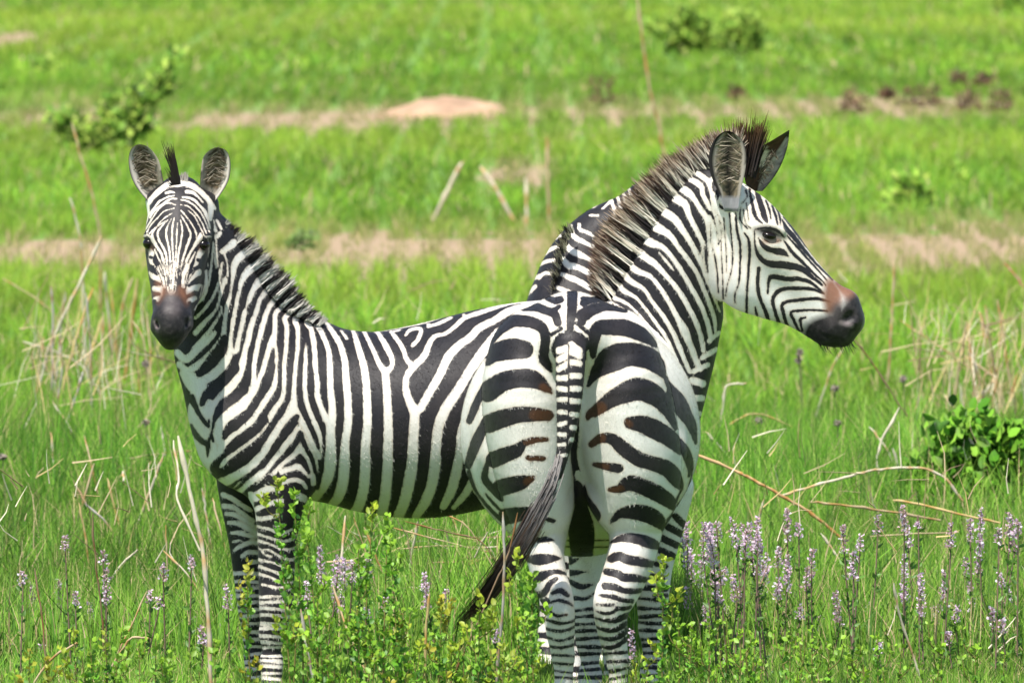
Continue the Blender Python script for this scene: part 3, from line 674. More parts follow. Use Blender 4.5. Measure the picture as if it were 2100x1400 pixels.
R_RUMP = [
 b(G4, [(812,330),(790,480),(775,640),(765,780),(762,900),(790,1050),(815,1200),(860,1320)], [16,34,46,50,40,60,100,170]),
 # croup
 b(H1, [(1775,150),(1770,400),(1745,600),(1750,775)], [135,120,90,64]), b(H1, [(1420,215),(1530,255),(1600,240)], [60,90,90]), b(H1, [(1080,355),(1250,345),(1400,400),(1520,450),(1570,570)], [80,110,100,110,96]), b(H1, [(1500,400),(1590,340)], [60,40]),
 b(H1, [(500,1000),(640,760),(780,620),(950,545),(1150,560),(1320,630),(1390,760),(1375,950),(1365,1080),(1420,1180),(1470,1260)], [60,130,160,160,150,140,116,120,126,96,30]), w(H1, [(500,1060),(590,900)], [60,30]),
 b(H1, [(1470,745),(1620,660)], [34,34]), b(H1, [(1540,1060),(1510,950),(1530,880),(1600,820),(1750,800),(1850,830),(1930,930),(1945,1090)], [40,50,50,44,60,46,50,40]),
 b(H1, [(1930,225),(2110,250)], [56,70]), b(H1, [(1945,330),(1960,300)], [44,44]), b(H1, [(1910,570),(1930,480),(2010,420),(2130,390)], [96,110,110,96]), b(H1, [(1830,580),(1960,680),(2070,770)], [24,40,34]), b(H1, [(1850,745),(1960,830),(2060,920)], [34,44,36]),
 b(H2, [(200,380),(300,322),(420,300),(580,335)], [110,90,64,30]), b(H2, [(200,270),(300,235),(380,250)], [50,44,16]),
 b(H2, [(288,745),(295,620),(330,500),(440,487),(590,495),(740,560),(850,645)], [40,80,110,130,140,110,34]),
 b(H2, [(245,1010),(290,930),(350,860),(450,775),(600,730),(750,750),(870,820),(915,920)], [16,64,124,220,205,190,150,30]),
 b(H2, [(235,1310),(260,1265),(320,1230),(450,1135),(600,1062),(700,1040),(800,1072),(900,1145),(980,1275),(1030,1385)], [14,60,90,130,180,190,180,150,80,34]),
 b(H2, [(935,930),(1010,1050),(1090,1150),(1150,1290),(1185,1420)], [24,80,100,96,50]),
 # left thigh
 b(G4, [(165,160),(300,125),(405,130)], [110,145,120]), b(G4, [(140,215),(180,190)], [50,60]), b(G4, [(140,430),(250,360),(360,335),(470,342),(560,402),(595,435)], [140,130,125,118,54,18]), b(G4, [(150,660),(250,622),(370,595),(470,592),(575,600)], [124,120,106,92,70]),
 b(G4, [(175,920),(270,880),(350,850),(400,800),(480,775),(565,772)], [110,100,86,44,36,22]), b(G4, [(430,905),(542,907)], [30,28]), b(G4, [(215,1125),(300,1100),(380,1080),(465,1048)], [110,110,92,30]), b(G4, [(270,1330),(350,1312),(450,1285)], [120,100,60]),
 b(G4, [(0,640),(50,520),(105,390)], [50,64,40]), b(G4, [(-10,960),(50,800),(125,640)], [60,84,64]), b(G4, [(140,930),(112,1050),(160,1120),(230,1200)], [30,54,56,40]), b(G4, [(-5,1010),(15,1080),(60,1170),(150,1280),(260,1385)], [34,34,24,28,34]), b(G4, [(120,1170),(170,1230),(230,1290)], [14,24,20]),
 ('r', G4, [(540,400),(600,440)], [60,50]), ('r', G4, [(480,595),(580,600)], [80,80]), ('r', G4, [(420,790),(560,770)], [40,50]), ('r', G4, [(430,905),(545,905)], [40,40]), ('r', G4, [(420,1070),(470,1045)], [50,50]),
 # right thigh
 b(G5, [(440,622),(520,630),(600,662),(700,720),(790,795)], [76,106,122,110,84]), b(G5, [(175,770),(240,727),(320,735),(400,800),(500,870),(600,900),(700,940),(760,1010),(795,1060)], [34,54,70,90,90,92,100,90,44]),
 b(G5, [(195,905),(280,920),(362,932)], [18,45,54]), b(G5, [(300,1077),(370,1070),(440,1032),(540,1062),(640,1112),(710,1160),(732,1205)], [22,50,94,100,100,80,24]), b(G5, [(308,1305),(370,1242),(460,1230),(540,1242),(620,1282),(675,1345)], [16,50,90,106,100,44]),
 b(G5, [(700,410),(760,490),(820,560),(870,640),(900,760)], [22,90,96,72,26]), b(G5, [(790,740),(830,830),(862,930),(850,995)], [26,70,50,16]), b(G5, [(755,1160),(805,1080)], [18,18]), b(G5, [(875,970),(840,1100),(770,1200),(700,1290),(665,1350)], [10,12,12,14,14]),
 ('r', G5, [(150,580),(240,520)], [80,80]), ('r', G5, [(150,780),(240,720)], [70,70]), ('r', G5, [(180,905),(280,920)], [50,40]), ('r', G5, [(290,1085),(380,1065)], [50,40]), ('r', G5, [(410,610),(440,630)], [40,40]),
 # lower hind legs
 b(F6, [(790,460),(900,420),(1020,430),(1120,460),(1200,495)], [16,70,90,100,60]), b(F6, [(795,595),(860,572),(930,600),(1050,622),(1150,645)], [70,80,80,80,60]), b(F6, [(755,702),(850,722),(900,750),(1000,757),(1090,772)], [60,70,70,70,50]), b(F6, [(740,822),(830,832),(900,860),(1000,867),(1050,862)], [60,60,50,50,40]),
 b(F6, [(700,900),(820,915),(880,940),(970,950)], [28,40,40,40]), b(F6, [(675,977),(760,982),(820,977)], [18,28,20]), b(F6, [(840,1010),(900,1012),(960,1000)], [34,40,30]), b(F6, [(668,1030),(740,1052),(810,1042),(870,1005)], [16,30,30,20]), b(F6, [(655,1090),(740,1112),(830,1112),(900,1082),(960,1058)], [18,30,50,55,40]),
 b(F6, [(650,1160),(740,1192),(830,1192),(930,1135)], [18,35,46,46]), b(F6, [(680,1250),(780,1272),(860,1252),(940,1195)], [18,40,46,46]), b(F6, [(690,1330),(780,1342),(850,1322),(935,1265)], [22,36,42,42]),
 b(F6, [(260,260),(312,282)], [28,28]), b(F6, [(180,440),(250,432),(315,442)], [40,50,14]), b(F6, [(100,602),(200,602),(290,592),(372,592)], [60,100,70,16]), b(F6, [(70,775),(180,752),(250,722),(330,702),(415,722)], [60,90,60,40,26]), b(F6, [(150,905),(230,882),(280,802),(335,760)], [60,60,50,36]),
 b(F6, [(190,980),(255,952)], [76,60]), b(F6, [(300,882),(370,862),(430,902)], [30,50,36]), b(F6, [(285,962),(350,942),(430,962),(475,992)], [20,30,30,16]), b(F6, [(270,1020),(330,1072),(420,1062)], [20,26,20]), b(F6, [(235,1100),(330,1132),(430,1132),(490,1110)], [24,30,24,24]), b(F6, [(235,1180),(340,1202),(430,1192),(500,1160)], 25), b(F6, [(245,1252),(350,1282),(450,1262),(505,1238)], 24), b(F6, [(280,1332),(380,1342),(500,1312)], 25),
 # belly, seen between the legs
 ('r', F6, [(330,1010),(420,1040)], [50,60]),
] + bands(PX, 1120, 1185, 1342, 1500, 15, 6, 11, 'b', 2, 2) + bands(PX, 1225, 1300, 1342, 1500, 16, 8, 12, 'b', -8, 2)
R_BELLY = [b(F6, [(500,0),(530,200),(545,350),(550,560)], [120,160,220,190]), b(F6, [(380,440),(480,442)], 10), b(F6, [(640,442),(800,440)], 10), b(F6, [(380,495),(800,497)], 11)]
R_FORE = [
 b(F6, [(390,570),(445,600)], [60,56]), b(F6, [(455,625),(535,588)], [50,14]), b(F6, [(410,710),(480,716),(600,705)], [60,50,8]), b(F6, [(430,780),(540,832),(650,810)], [40,50,16]), b(F6, [(490,930),(580,932),(660,888)], [40,30,18]),
 b(F6, [(1340,240),(1420,320)], [60,60]), b(F6, [(1270,325),(1400,392)], [60,60]), b(F6, [(1210,415),(1350,482)], [60,60]), b(F6, [(1190,515),(1320,575)], [60,60]), b(F6, [(1170,640),(1260,660)], [40,40]), b(F6, [(1110,740),(1230,762)], [50,50]), b(F6, [(1050,840),(1260,852)], [50,50]), b(F6, [(1160,905),(1270,906)], [30,30]),
 b(F6, [(1030,930),(1260,952)], [24,30]),
] + bands(PX, 1150, 1260, 1250, 1500, 15, 8, 21, 'b', -3, 3) + bands(PX, 1300, 1380, 1246, 1500, 15, 8, 22, 'b', 1, 2)
DR = random.Random(8)
DOCK = []
for i, y in enumerate((130, 192, 252, 332, 412, 490, 575, 655, 735, 805, 880)):
    s = max(.35, 1 - i * .06)
    DOCK.append(w(G4, [(706 + DR.uniform(-5, 4), y - 14 * (i < 3) + DR.uniform(-6, 6)), (650, y + 14 * (i < 3) + DR.uniform(-8, 10))], [42 * s + 8, 44 * s + 6]))
for i, y in enumerate((115, 150, 225, 315, 405, 497, 595, 690, 770)):
    s = max(.35, 1 - i * .05)
    DOCK.append(w(G4, [(738 + DR.uniform(-4, 6), y - 14 * (i < 2) + DR.uniform(-6, 6)), (800, y + 22 * (i < 2) + 4)], [42 * s + 8, 46 * s + 4]))
DOCK.append(b(G4, [(722,90),(722,500),(712,820)], [10,15,16]))
C_NECK = [w(C1, [(p[0][0] - 60, p[0][1] + 55)] + p if p[0][0] < 460 else p, [s[0]] + s if p[0][0] < 460 else s) for p, s in [
 ([(430,610),(520,560),(595,543)], [40,40,28]), ([(320,790),(420,710),(545,668)], [50,46,34]), ([(260,900),(380,840),(475,828)], [40,42,40]), ([(195,1050),(310,998)], [44,44]), ([(355,970),(425,975)], [40,40]), ([(150,1215),(255,1118)], [50,46]), ([(100,1290),(160,1230)],[40,40]),
 ([(655,440),(670,540),(720,590),(810,635),(900,680)], [24,50,56,46,40]), ([(740,430),(750,490),(825,515),(900,560)], [36,40,36,36]), ([(595,640),(640,710),(740,760),(850,812),(950,870)], [36,70,70,46,44]), ([(560,800),(620,880),(720,900),(820,950),(900,1000),(980,1060)], [44,80,62,60,42,40]),
 ([(540,975),(620,1010),(720,1050),(840,1120),(900,1160),(980,1230)], [44,60,60,60,40,40]), ([(490,1120),(580,1160),(700,1205),(820,1280)], [44,50,50,46]), ([(890,240),(980,185)], [30,30]), ([(1000,260),(1100,160)], [26,26]), ([(860,330),(960,330)],[26,26])]]
C_NECK += [w(C1, [(1060 + k * 78, 30 + k * 4), (1135 + k * 78, 300), (1150 + k * 78, 580)], [34, 36, 34]) for k in range(7)]
def onward(mk, L=75):
    c_, o_, p_, w_ = mk
    w_ = list(np.atleast_1d(w_)); a, b_ = np.array(p_[0], float), np.array(p_[1], float)
    d = (a - b_) / np.linalg.norm(a - b_)
    return (c_, o_, [tuple(a + d * L)] + list(p_), ([w_[0]] + w_) if len(w_) > 1 else w_[0])
R_NECK = [onward(m_) if m_[0] == 'w' and m_[1] is G2 and m_[2][0][0] < 640 and m_[2][0][1] < 820 else m_ for m_ in R_NECK]
# ================================================================== the zebras
def nd(px, py, Y, rpx, rb):
    return (at(px, py, Y), rpx * mpp(Y), rb)
Zr = (0, 0, 1); Xr = (1, 0, 0); Yr = (0, 1, 0)
def plain(fr, marks, base):
    return lambda V: paint(V, fr, marks, base)
def leg_low(x, y0, Y, r0, grp, gz=0.0, lean=0.0, h=None):
    """cannon, fetlock, pastern and hoof down to the ground under pixel column x"""
    m = mpp(Y); a = at(x, y0, Y)
    z = a[2]
    def p(dz, dy, dx=0): return np.array([a[0] + dx, a[1] + dy, dz])
    return Tube([(p(z, 0), r0 * m, r0 * m * 1.05), (p(.5 * z + .06, 0), .024, .027), (p(.145, .0), .031, .036), (p(.09, -.018), .027, .03), (p(.06, -.03), .034, .036)], Yr, .02, grp), \
           Tube([(p(.062, -.03), .036, .04), (p(.02, -.045), .043, .05), (p(.004, -.047), .044, .052)], Yr, .006, grp, n=3)

def ear_hair(root, left, right, Y, n, dark=.35):
    Lp, Rp = catmull(np.array(left, float), 8), catmull(np.array(right, float), 8)
    ro = []; di = []; co = []
    for _ in range(n):
        t = rng.uniform(.12, .82); i = min(int(t * (len(Lp) - 1)), len(Lp) - 1)
        a, b_ = Lp[i], Rp[min(i, len(Rp) - 1)]; sd_ = rng.random() < .5
        q = rng.uniform(.10, .30); p = a + (b_ - a) * (q if sd_ else 1 - q)
        ro.append(at(p[0], p[1], Y - .004)); e = (b_ - a) * (1 if sd_ else -1)
        di.append((e[0] / 60, -.05, rng.uniform(.0, .9)))
        co.append(np.array((.10, .08, .055)) if rng.random() < dark else np.array((.34, .29, .22)) * rng.uniform(.5, 1.15))
    strands("ear_hair", root, np.array(ro), np.array(di), rng.uniform(.018, .036, n), np.array(co), np.array(co) * .8, width=.0008, jit=.2)
# ---------------------------------------------------------------- zebra with its rump to the viewer and its head turned right
er = random.Random(4)
rootR = empty("zebra", (at(1180, 1450, 0.55)[0], 0.55, 0.0))
tag(rootR, "zebra with its rump and tail to the viewer, head in profile to the right", "zebra", "zebras standing in the meadow")
def build_R():
    T = []
    # barrel along +Y, hips, chest
    T.append(Tube([nd(1178, 780, .20, 80, .0), nd(1183, 835, .34, 140, 0), nd(1189, 880, .50, 222, 0), nd(1190, 888, .68, 246, 0), nd(1192, 872, .86, 232, 0), nd(1200, 840, 1.06, 196, 0), nd(1225, 800, 1.24, 150, 0)], Xr, .05, 'barrel'))
    zz = [110, 170, 240, 252, 242, 215, 175]
    t = T[0]
    zr = catmull(np.array(zz, float)[:, None], 5)[:, 0]
    nodes = [(t.P[i], t.ra[i], zr[i] * mpp(t.P[i][1])) for i in range(len(t.P))]
    T[0] = Tube(nodes, Xr, .05, 'barrel', n=1)
    # croup
    T.append(Tube([nd(1096, 712, .18, 80, .17), nd(1172, 696, .20, 88, .22), nd(1256, 712, .18, 82, .17)], Zr, .06, 'hind'))
    T.append(Tube([nd(1172, 690, .05, 70, .08), nd(1172, 672, .3, 66, .1)], Xr, .05, 'hind'))
    # thighs and gaskins
    T.append(Tube([nd(1080, 735, .17, 80, .15), nd(1080, 800, .16, 92, .18), nd(1083, 870, .17, 90, .19), nd(1092, 940, .18, 84, .19), nd(1104, 1010, .2, 76, .18), nd(1110, 1070, .21, 58, .16), nd(1117, 1130, .16, 40, .11), nd(1129, 1190, .10, 35, .08), nd(1146, 1235, .05, 31, .068), nd(1149, 1290, .05, 30, .052), nd(1154, 1340, .06, 23, .036)], Xr, .022, 'hind', n=4))
    T.append(Tube([nd(1270, 735, .17, 82, .15), nd(1282, 800, .16, 92, .18), nd(1289, 870, .17, 100, .19), nd(1296, 940, .18, 101, .19), nd(1297, 1000, .2, 96, .18), nd(1303, 1060, .21, 62, .16), nd(1300, 1115, .16, 50, .11), nd(1286, 1165, .10, 47, .085), nd(1266, 1215, .05, 42, .072), nd(1253, 1250, .04, 36, .062), nd(1257, 1300, .05, 30, .046), nd(1266, 1350, .06, 22, .034)], Xr, .022, 'hind', n=4))
    # points of the hocks
    T.append(Tube([nd(1146, 1215, .015, 14, .02), nd(1148, 1248, .005, 17, .022), nd(1150, 1285, .02, 13, .02)], Xr, .02, 'hind'))
    T.append(Tube([nd(1236, 1205, .012, 13, .02), nd(1236, 1238, -.002, 19, .024), nd(1246, 1280, .018, 14, .02)], Xr, .02, 'hind'))
    T += leg_low(1156, 1350, .065, 20, 'hind'); T += leg_low(1268, 1360, .065, 20, 'hind')
    # stifles bulging forward of the thighs
    T.append(Tube([nd(1046, 930, .40, 58, .09), nd(1066, 1010, .40, 46, .08)], Xr, .03, 'barrel'))
    T.append(Tube([nd(1348, 930, .40, 58, .09), nd(1336, 1020, .40, 44, .08)], Xr, .03, 'barrel'))
    # chest and fore legs
    T.append(Tube([nd(1265, 800, 1.14, 125, .20), nd(1308, 830, 1.16, 96, .16)], Zr, .08, 'barrel'))
    T.append(Tube([nd(1205, 1010, 1.05, 62, .10), nd(1207, 1120, 1.04, 44, .065), nd(1204, 1200, 1.03, 36, .05), nd(1206, 1262, 1.02, 36, .05), nd(1208, 1320, 1.03, 24, .032)], Xr, .04, 'fore'))
    T.append(Tube([nd(1365, 1000, 1.10, 58, .10), nd(1356, 1080, 1.10, 46, .065), nd(1342, 1160, 1.09, 38, .052), nd(1338, 1230, 1.08, 33, .05), nd(1337, 1290, 1.09, 25, .034)], Xr, .04, 'fore'))
    T += leg_low(1210, 1320, 1.03, 23, 'fore'); T += leg_low(1337, 1290, 1.09, 24, 'fore')
    # neck turned to the right
    T.append(Tube([nd(1296, 812, 1.10, 128, .17), nd(1334, 730, 1.10, 118, .135), nd(1368, 640, 1.08, 106, .115), nd(1402, 560, 1.06, 92, .10), nd(1440, 480, 1.03, 82, .09), nd(1470, 415, 1.01, 66, .08)], Xr, .05, 'neck'))
    T.append(Tube([nd(1268, 660, 1.12, 30, .05), nd(1305, 590, 1.1, 26, .04), nd(1340, 510, 1.08, 24, .035), nd(1390, 435, 1.05, 22, .035), nd(1450, 365, 1.02, 22, .04)], Xr, .06, 'neck'))
    T.append(Tube([nd(1452, 650, 1.1, 24, .05), nd(1440, 730, 1.1, 22, .06), nd(1412, 830, 1.1, 26, .08), nd(1385, 900, 1.1, 30, .1)], Xr, .05, 'neck'))
    # head in profile: cranium, jaw, nose, muzzle
    T.append(Tube([nd(1497, 415, 1.0, 46, .080), nd(1530, 455, 1.0, 62, .092), nd(1578, 505, 1.0, 62, .092), nd(1626, 560, 1.0, 54, .07), nd(1672, 606, 1.0, 50, .058), nd(1712, 640, 1.0, 50, .056), nd(1733, 660, 1.0, 40, .052)], Zr, .03, 'head'))
    T.append(Tube([nd(1500, 520, 1.0, 62, .062), nd(1528, 570, 1.0, 66, .068), nd(1572, 606, 1.0, 48, .052), nd(1630, 637, 1.0, 34, .042), nd(1690, 672, 1.0, 34, .044)], Zr, .035, 'head'))
    T.append(Tube([nd(1708, 678, 1.0, 34, .050), nd(1728, 690, 1.0, 22, .044)], Zr, .02, 'head'))
    T.append(Tube([nd(1738, 618, 1.0, 22, .045), nd(1750, 655, 1.0, 18, .046)], Zr, .025, 'head'))
    T.append(Tube([nd(1556, 463, .925, 8, .012), nd(1580, 463, .918, 9, .014), nd(1604, 474, .925, 7, .012)], Zr, .02, 'head'))   # brow
    T.append(Tube([nd(1560, 502, .925, 6, .012), nd(1585, 503, .922, 6, .012)], Zr, .02, 'head'))
    T.append(Tube([nd(1745, 649, .945, 10, .014), nd(1737, 655, .945, 8, .012)], Zr, .01, 'head', cut=True))
    T.append(Tube([nd(1655, 668, .945, 3, .012), nd(1690, 690, .945, 4, .014), nd(1722, 702, .95, 3, .012)], Zr, .006, 'head', cut=True))
    # cleft between the buttocks
    T.append(Tube([nd(1184, 740, -.06, 20, .06), nd(1188, 860, -.06, 24, .10), nd(1184, 960, -.05, 26, .13), nd(1198, 1050, .0, 34, .2)], Xr, .04, 'hind', cut=True))
    # dock of the tail
    T.append(Tube([nd(1172, 692, .0, 30, .03), nd(1170, 735, -.06, 31, .030), nd(1168, 800, -.085, 28, .028), nd(1163, 870, -.09, 22, .024), nd(1154, 930, -.095, 14, .018), nd(1143, 975, -.10, 11, .014)], Xr, .014, 'dock'))
    fr_r = Frame(1180, 850, 0.1); fr_b = Frame(1210, 1060, .6); fr_f = Frame(1270, 1250, 1.05); fr_n = Frame(1380, 620, 1.0); fr_h = Frame(1590, 540, .95, True)
    def rump(V):
        v, ch = paint(V, fr_r, R_RUMP, -.03)
        return v + np.where(V[:, 2] > .64, .0022, .0), ch
    def barrel(V):
        v, ch = paint(V, fr_r, R_RUMP, -.03)
        v2, ch2 = paint(V, fr_b, R_BELLY, -.03)
        low = V[:, 2] < 0.78
        inner = low & (np.abs(V[:, 0] - at(1203, 1000, .6)[0]) < .16)
        v = np.where(inner, v2, v)
        return v, ch
    P = dict(hind=rump, barrel=barrel, fore=plain(fr_f, R_FORE, -.03), neck=plain(fr_n, R_NECK, .03), head=plain(fr_h, R_HEAD, -.03), dock=plain(fr_r, DOCK, .03))
    hx, hz_ = at(1478, 500, 1.0)[0], at(1478, 660, 1.0)[2]; nx_, nz_ = at(1240, 600, 1.1)[0], at(1240, 640, 1.1)[2]
    def flow(P):
        f = np.tile((0., -1., -.9), (len(P), 1))
        nk = (P[:, 1] > .75) & (P[:, 0] > nx_) & (P[:, 2] > nz_ - .3); f[nk] = (-.45, 0, -.9)
        hd = (P[:, 0] > hx) & (P[:, 2] > hz_ - .2) & (P[:, 1] > .5); f[hd] = (.7, 0, -.6)
        lg = P[:, 2] < .55; f[lg] = (0, -.2, -1)
        return f
    build_body(rootR, T, P, h=.0062, fine=('head', 'dock'), fur=330000, flow=flow, rustk=.97)
    # eye
    ball("eye", rootR, at(1577, 483, .909), (.021, .013, .0100), EYE, rot=R(12))
    # ears
    def near(t, q, side):
        if side: return (.55, .52, .48)
        if t < .17: return tuple(np.array((.30, .30, .31)) * er.uniform(.85, 1.1))  # grey foot of the ear: its shade put into the colour
        if q < -.80 or (q > .9 and t > .55) or t > .95: return (.015, .013, .013)
        if q < -.62 or q > .70: return (.34, .31, .26)
        return tuple(np.array((.14, .115, .075)) * (1.5 * min(1, abs(q) / .5) ** 1.5 + .12) * er.uniform(.55, 1.35)) if t > .14 else (.34, .33, .32)
    ear(rootR, [(1486, 434), (1474, 398), (1459, 362), (1453, 326), (1462, 291), (1482, 271), (1496, 269)], [(1514, 434), (1518, 398), (1527, 356), (1531, 320), (1524, 291), (1508, 275), (1497, 269)], .885, .03, near, Ytip=.89)
    ear_hair(rootR, [(1474, 398), (1459, 362), (1453, 326), (1462, 291), (1482, 271)], [(1518, 398), (1527, 356), (1531, 320), (1524, 291), (1508, 275)], .90, 110)
    def far(t, q, side):
        if side: return (.5, .46, .42)
        z = er.uniform(.6, 1.4)
        if t > .9: return (.03 * z, .022 * z, .02 * z)
        if q > .25: return (.36 * z, .32 * z, .28 * z) if q < .86 else (.03, .02, .02)
        if .36 < t + .12 * q < .54 and q < .1: return (.55 * z, .48 * z, .43 * z)
        return (.06 * z, .026 * z, .018 * z)
    ear(rootR, [(1534, 392), (1527, 362), (1535, 330), (1558, 304), (1590, 284), (1618, 267)], [(1564, 392), (1587, 364), (1603, 336), (1613, 308), (1617, 288), (1619, 267)], 1.02, .03, far, yb=.025)
    ear_hair(rootR, [(1550, 385), (1556, 350), (1566, 325), (1585, 305)], [(1562, 385), (1582, 360), (1598, 335), (1606, 312)], 1.015, 50, dark=.5)
    # mane: roots along the crest, colours carried on from the stripes of the neck
    crest = np.array([(1238, 622), (1262, 600), (1290, 560), (1314, 515), (1340, 472), (1374, 432), (1410, 394), (1444, 362), (1470, 336), (1492, 316), (1512, 310)], float)
    tipc = np.array([(1216, 590), (1204, 540), (1206, 490), (1226, 448), (1262, 404), (1302, 356), (1346, 318), (1388, 296), (1430, 275), (1480, 258), (1530, 262)], float)
    cc = catmull(crest, 12); tc = catmull(tipc, 12)
    n = 17000
    u = rng.random(n) * (len(cc) - 1); i = u.astype(int); f = (u - i)[:, None]
    i2 = np.minimum(i + 1, len(cc) - 1)
    c = cc[i] * (1 - f) + cc[i2] * f; t_ = tc[i] * (1 - f) + tc[i2] * f
    back = rng.random(n)
    rp = c + (t_ - c) * (back[:, None] * .30 - .16)
    Yc = np.interp(u / 12, [0, 2, 4, 6, 8, 10], [1.12, 1.10, 1.08, 1.05, 1.02, 1.0]) - .02 + rng.normal(0, .012, n)
    roots = np.array([at(a, b_, y) for (a, b_), y in zip(rp, Yc)])
    tips = np.array([at(a, b_, y) for (a, b_), y in zip(t_ + rng.normal(0, 9, (n, 2)), Yc + .02)])
    dv = tips - roots; ln = np.linalg.norm(dv, axis=1) * rng.uniform(.60, .84, n) * (.92 + .10 * np.sin(u * 2.3) + .06 * np.sin(u * 5.1))
    inn = c - (t_ - c) * .22
    v, _ = paint(np.array([at(a, b_, 1.0) for a, b_ in inn]), fr_n, R_NECK, .03)
    # the stripe a hair carries is that of the skin at its root, followed along the hair
    wcol = np.array((.74, .69, .58)); bcol = np.array((.016, .013, .013))
    k = (v < 0)[:, None]
    top = np.clip((u / 12 - 6.0) / 1.5, 0, 1)
    k = np.where((rng.random(n) < top)[:, None], (rng.random(n) < .5)[:, None], k)
    wcol = wcol * (1 - .20 * top[:, None])
    ln = ln * np.where(rng.random(n) < .5 * top, rng.uniform(.4, .9, n), 1)
    c0 = np.where(k, wcol, bcol); c1 = np.where(k, np.array((.36, .25, .16)), np.array((.07, .036, .022)))
    br = (rng.random(n) < np.clip(.40 - np.abs(u / 12 - 1.4) * .25, 0, .4))[:, None]
    c1 = np.where(br, np.array((.13, .06, .042)), c1)
    strands("mane", rootR, roots, dv, ln, c0 * rng.uniform(.7, 1.1, (n, 1)), c1, width=.0012, jit=.03)
    n = 420
    x = rng.uniform(1506, 1548, n); roots = np.array([at(a, 352 + rng.normal(0, 6), 1.0 + rng.normal(0, .012)) for a in x])
    tips = np.array([at(a * 1.0 + (a - 1527) * .55 + 12 + rng.normal(0, 5), 262 + rng.normal(0, 11), 1.0) for a in x])
    dv = tips - roots
    strands("forelock", rootR, roots, dv, np.linalg.norm(dv, axis=1), np.tile((.02, .014, .012), (n, 1)), np.tile((.10, .05, .02), (n, 1)), width=.002, jit=.05)
    def whisk(n, x0, x1, y0, y1, Y, dx, dy):
        a = np.array([at(rng.uniform(x0, x1), rng.uniform(y0, y1), Y) for _ in range(n)]); d_ = np.array([(dx * rng.uniform(.3, 1), rng.normal(-.2, .4), -dy * rng.uniform(.4, 1.2)) for _ in range(n)])
        strands("whiskers", rootR, a, d_, rng.uniform(.02, .05, n), np.tile((.03, .025, .02), (n, 1)), np.tile((.05, .04, .03), (n, 1)), width=.0006, jit=.1)
    whisk(60, 1672, 1748, 688, 708, .985, .6, 1)
    # tail hair
    path = catmull(np.array([at(1150, 925, -.10), at(1135, 985, -.115), at(1108, 1045, -.125), at(1075, 1105, -.13), at(1035, 1170, -.13), at(990, 1230, -.125), at(938, 1288, -.12)]), 10)
    n = 2600
    t0 = rng.random(n) ** 1.1 * .72
    L = .16 + .34 * rng.random(n)
    L = np.minimum(L, (1.02 - t0))
    V = []; Cc = []; m = 5
    off = rng.normal(0, 1, (n, 3)) * .010 * np.clip(.35 + 2.2 * t0, 0, 1)[:, None]
    spread = rng.normal(0, .011, (n, 3))
    frac = rng.random(n)
    for k in range(m):
        s = np.clip(t0 + L * k / (m - 1), 0, 1) * (len(path) - 1)
        i = np.minimum(s.astype(int), len(path) - 2); f = (s - i)[:, None]
        p = path[i] * (1 - f) + path[i + 1] * f + off + spread * np.clip(1.6 * s / len(path), 0, 1)[:, None] * (1 - .5 * s / len(path))[:, None]
        wd = .0022 * (1 - k / (m - 1)) ** .6 + .0003
        sd2 = np.array([.75, .1, .65])
        V += [p - sd2 * wd, p + sd2 * wd]
        g = np.clip(1.25 - 2.4 * t0, 0, 1)[:, None] * (frac[:, None] < .75)
        col = g * np.array((.30, .27, .26)) + (1 - g) * np.array((.017, .013, .013))
        col = np.where((t0 > .35)[:, None] & (frac[:, None] < .4), np.array((.085, .050, .032)), col)
        Cc += [col, col]
    V = np.stack(V, 1).reshape(-1, 3); Cc = np.stack(Cc, 1).reshape(-1, 3); mm = 2 * m
    F = np.concatenate([np.stack([np.arange(n) * mm + 2 * k, np.arange(n) * mm + 2 * k + 1, np.arange(n) * mm + 2 * k + 3, np.arange(n) * mm + 2 * k + 2], 1) for k in range(m - 1)])
    mesh_np("tail_tuft", V, F, HAIR, rootR, colors=Cc)
build_R()

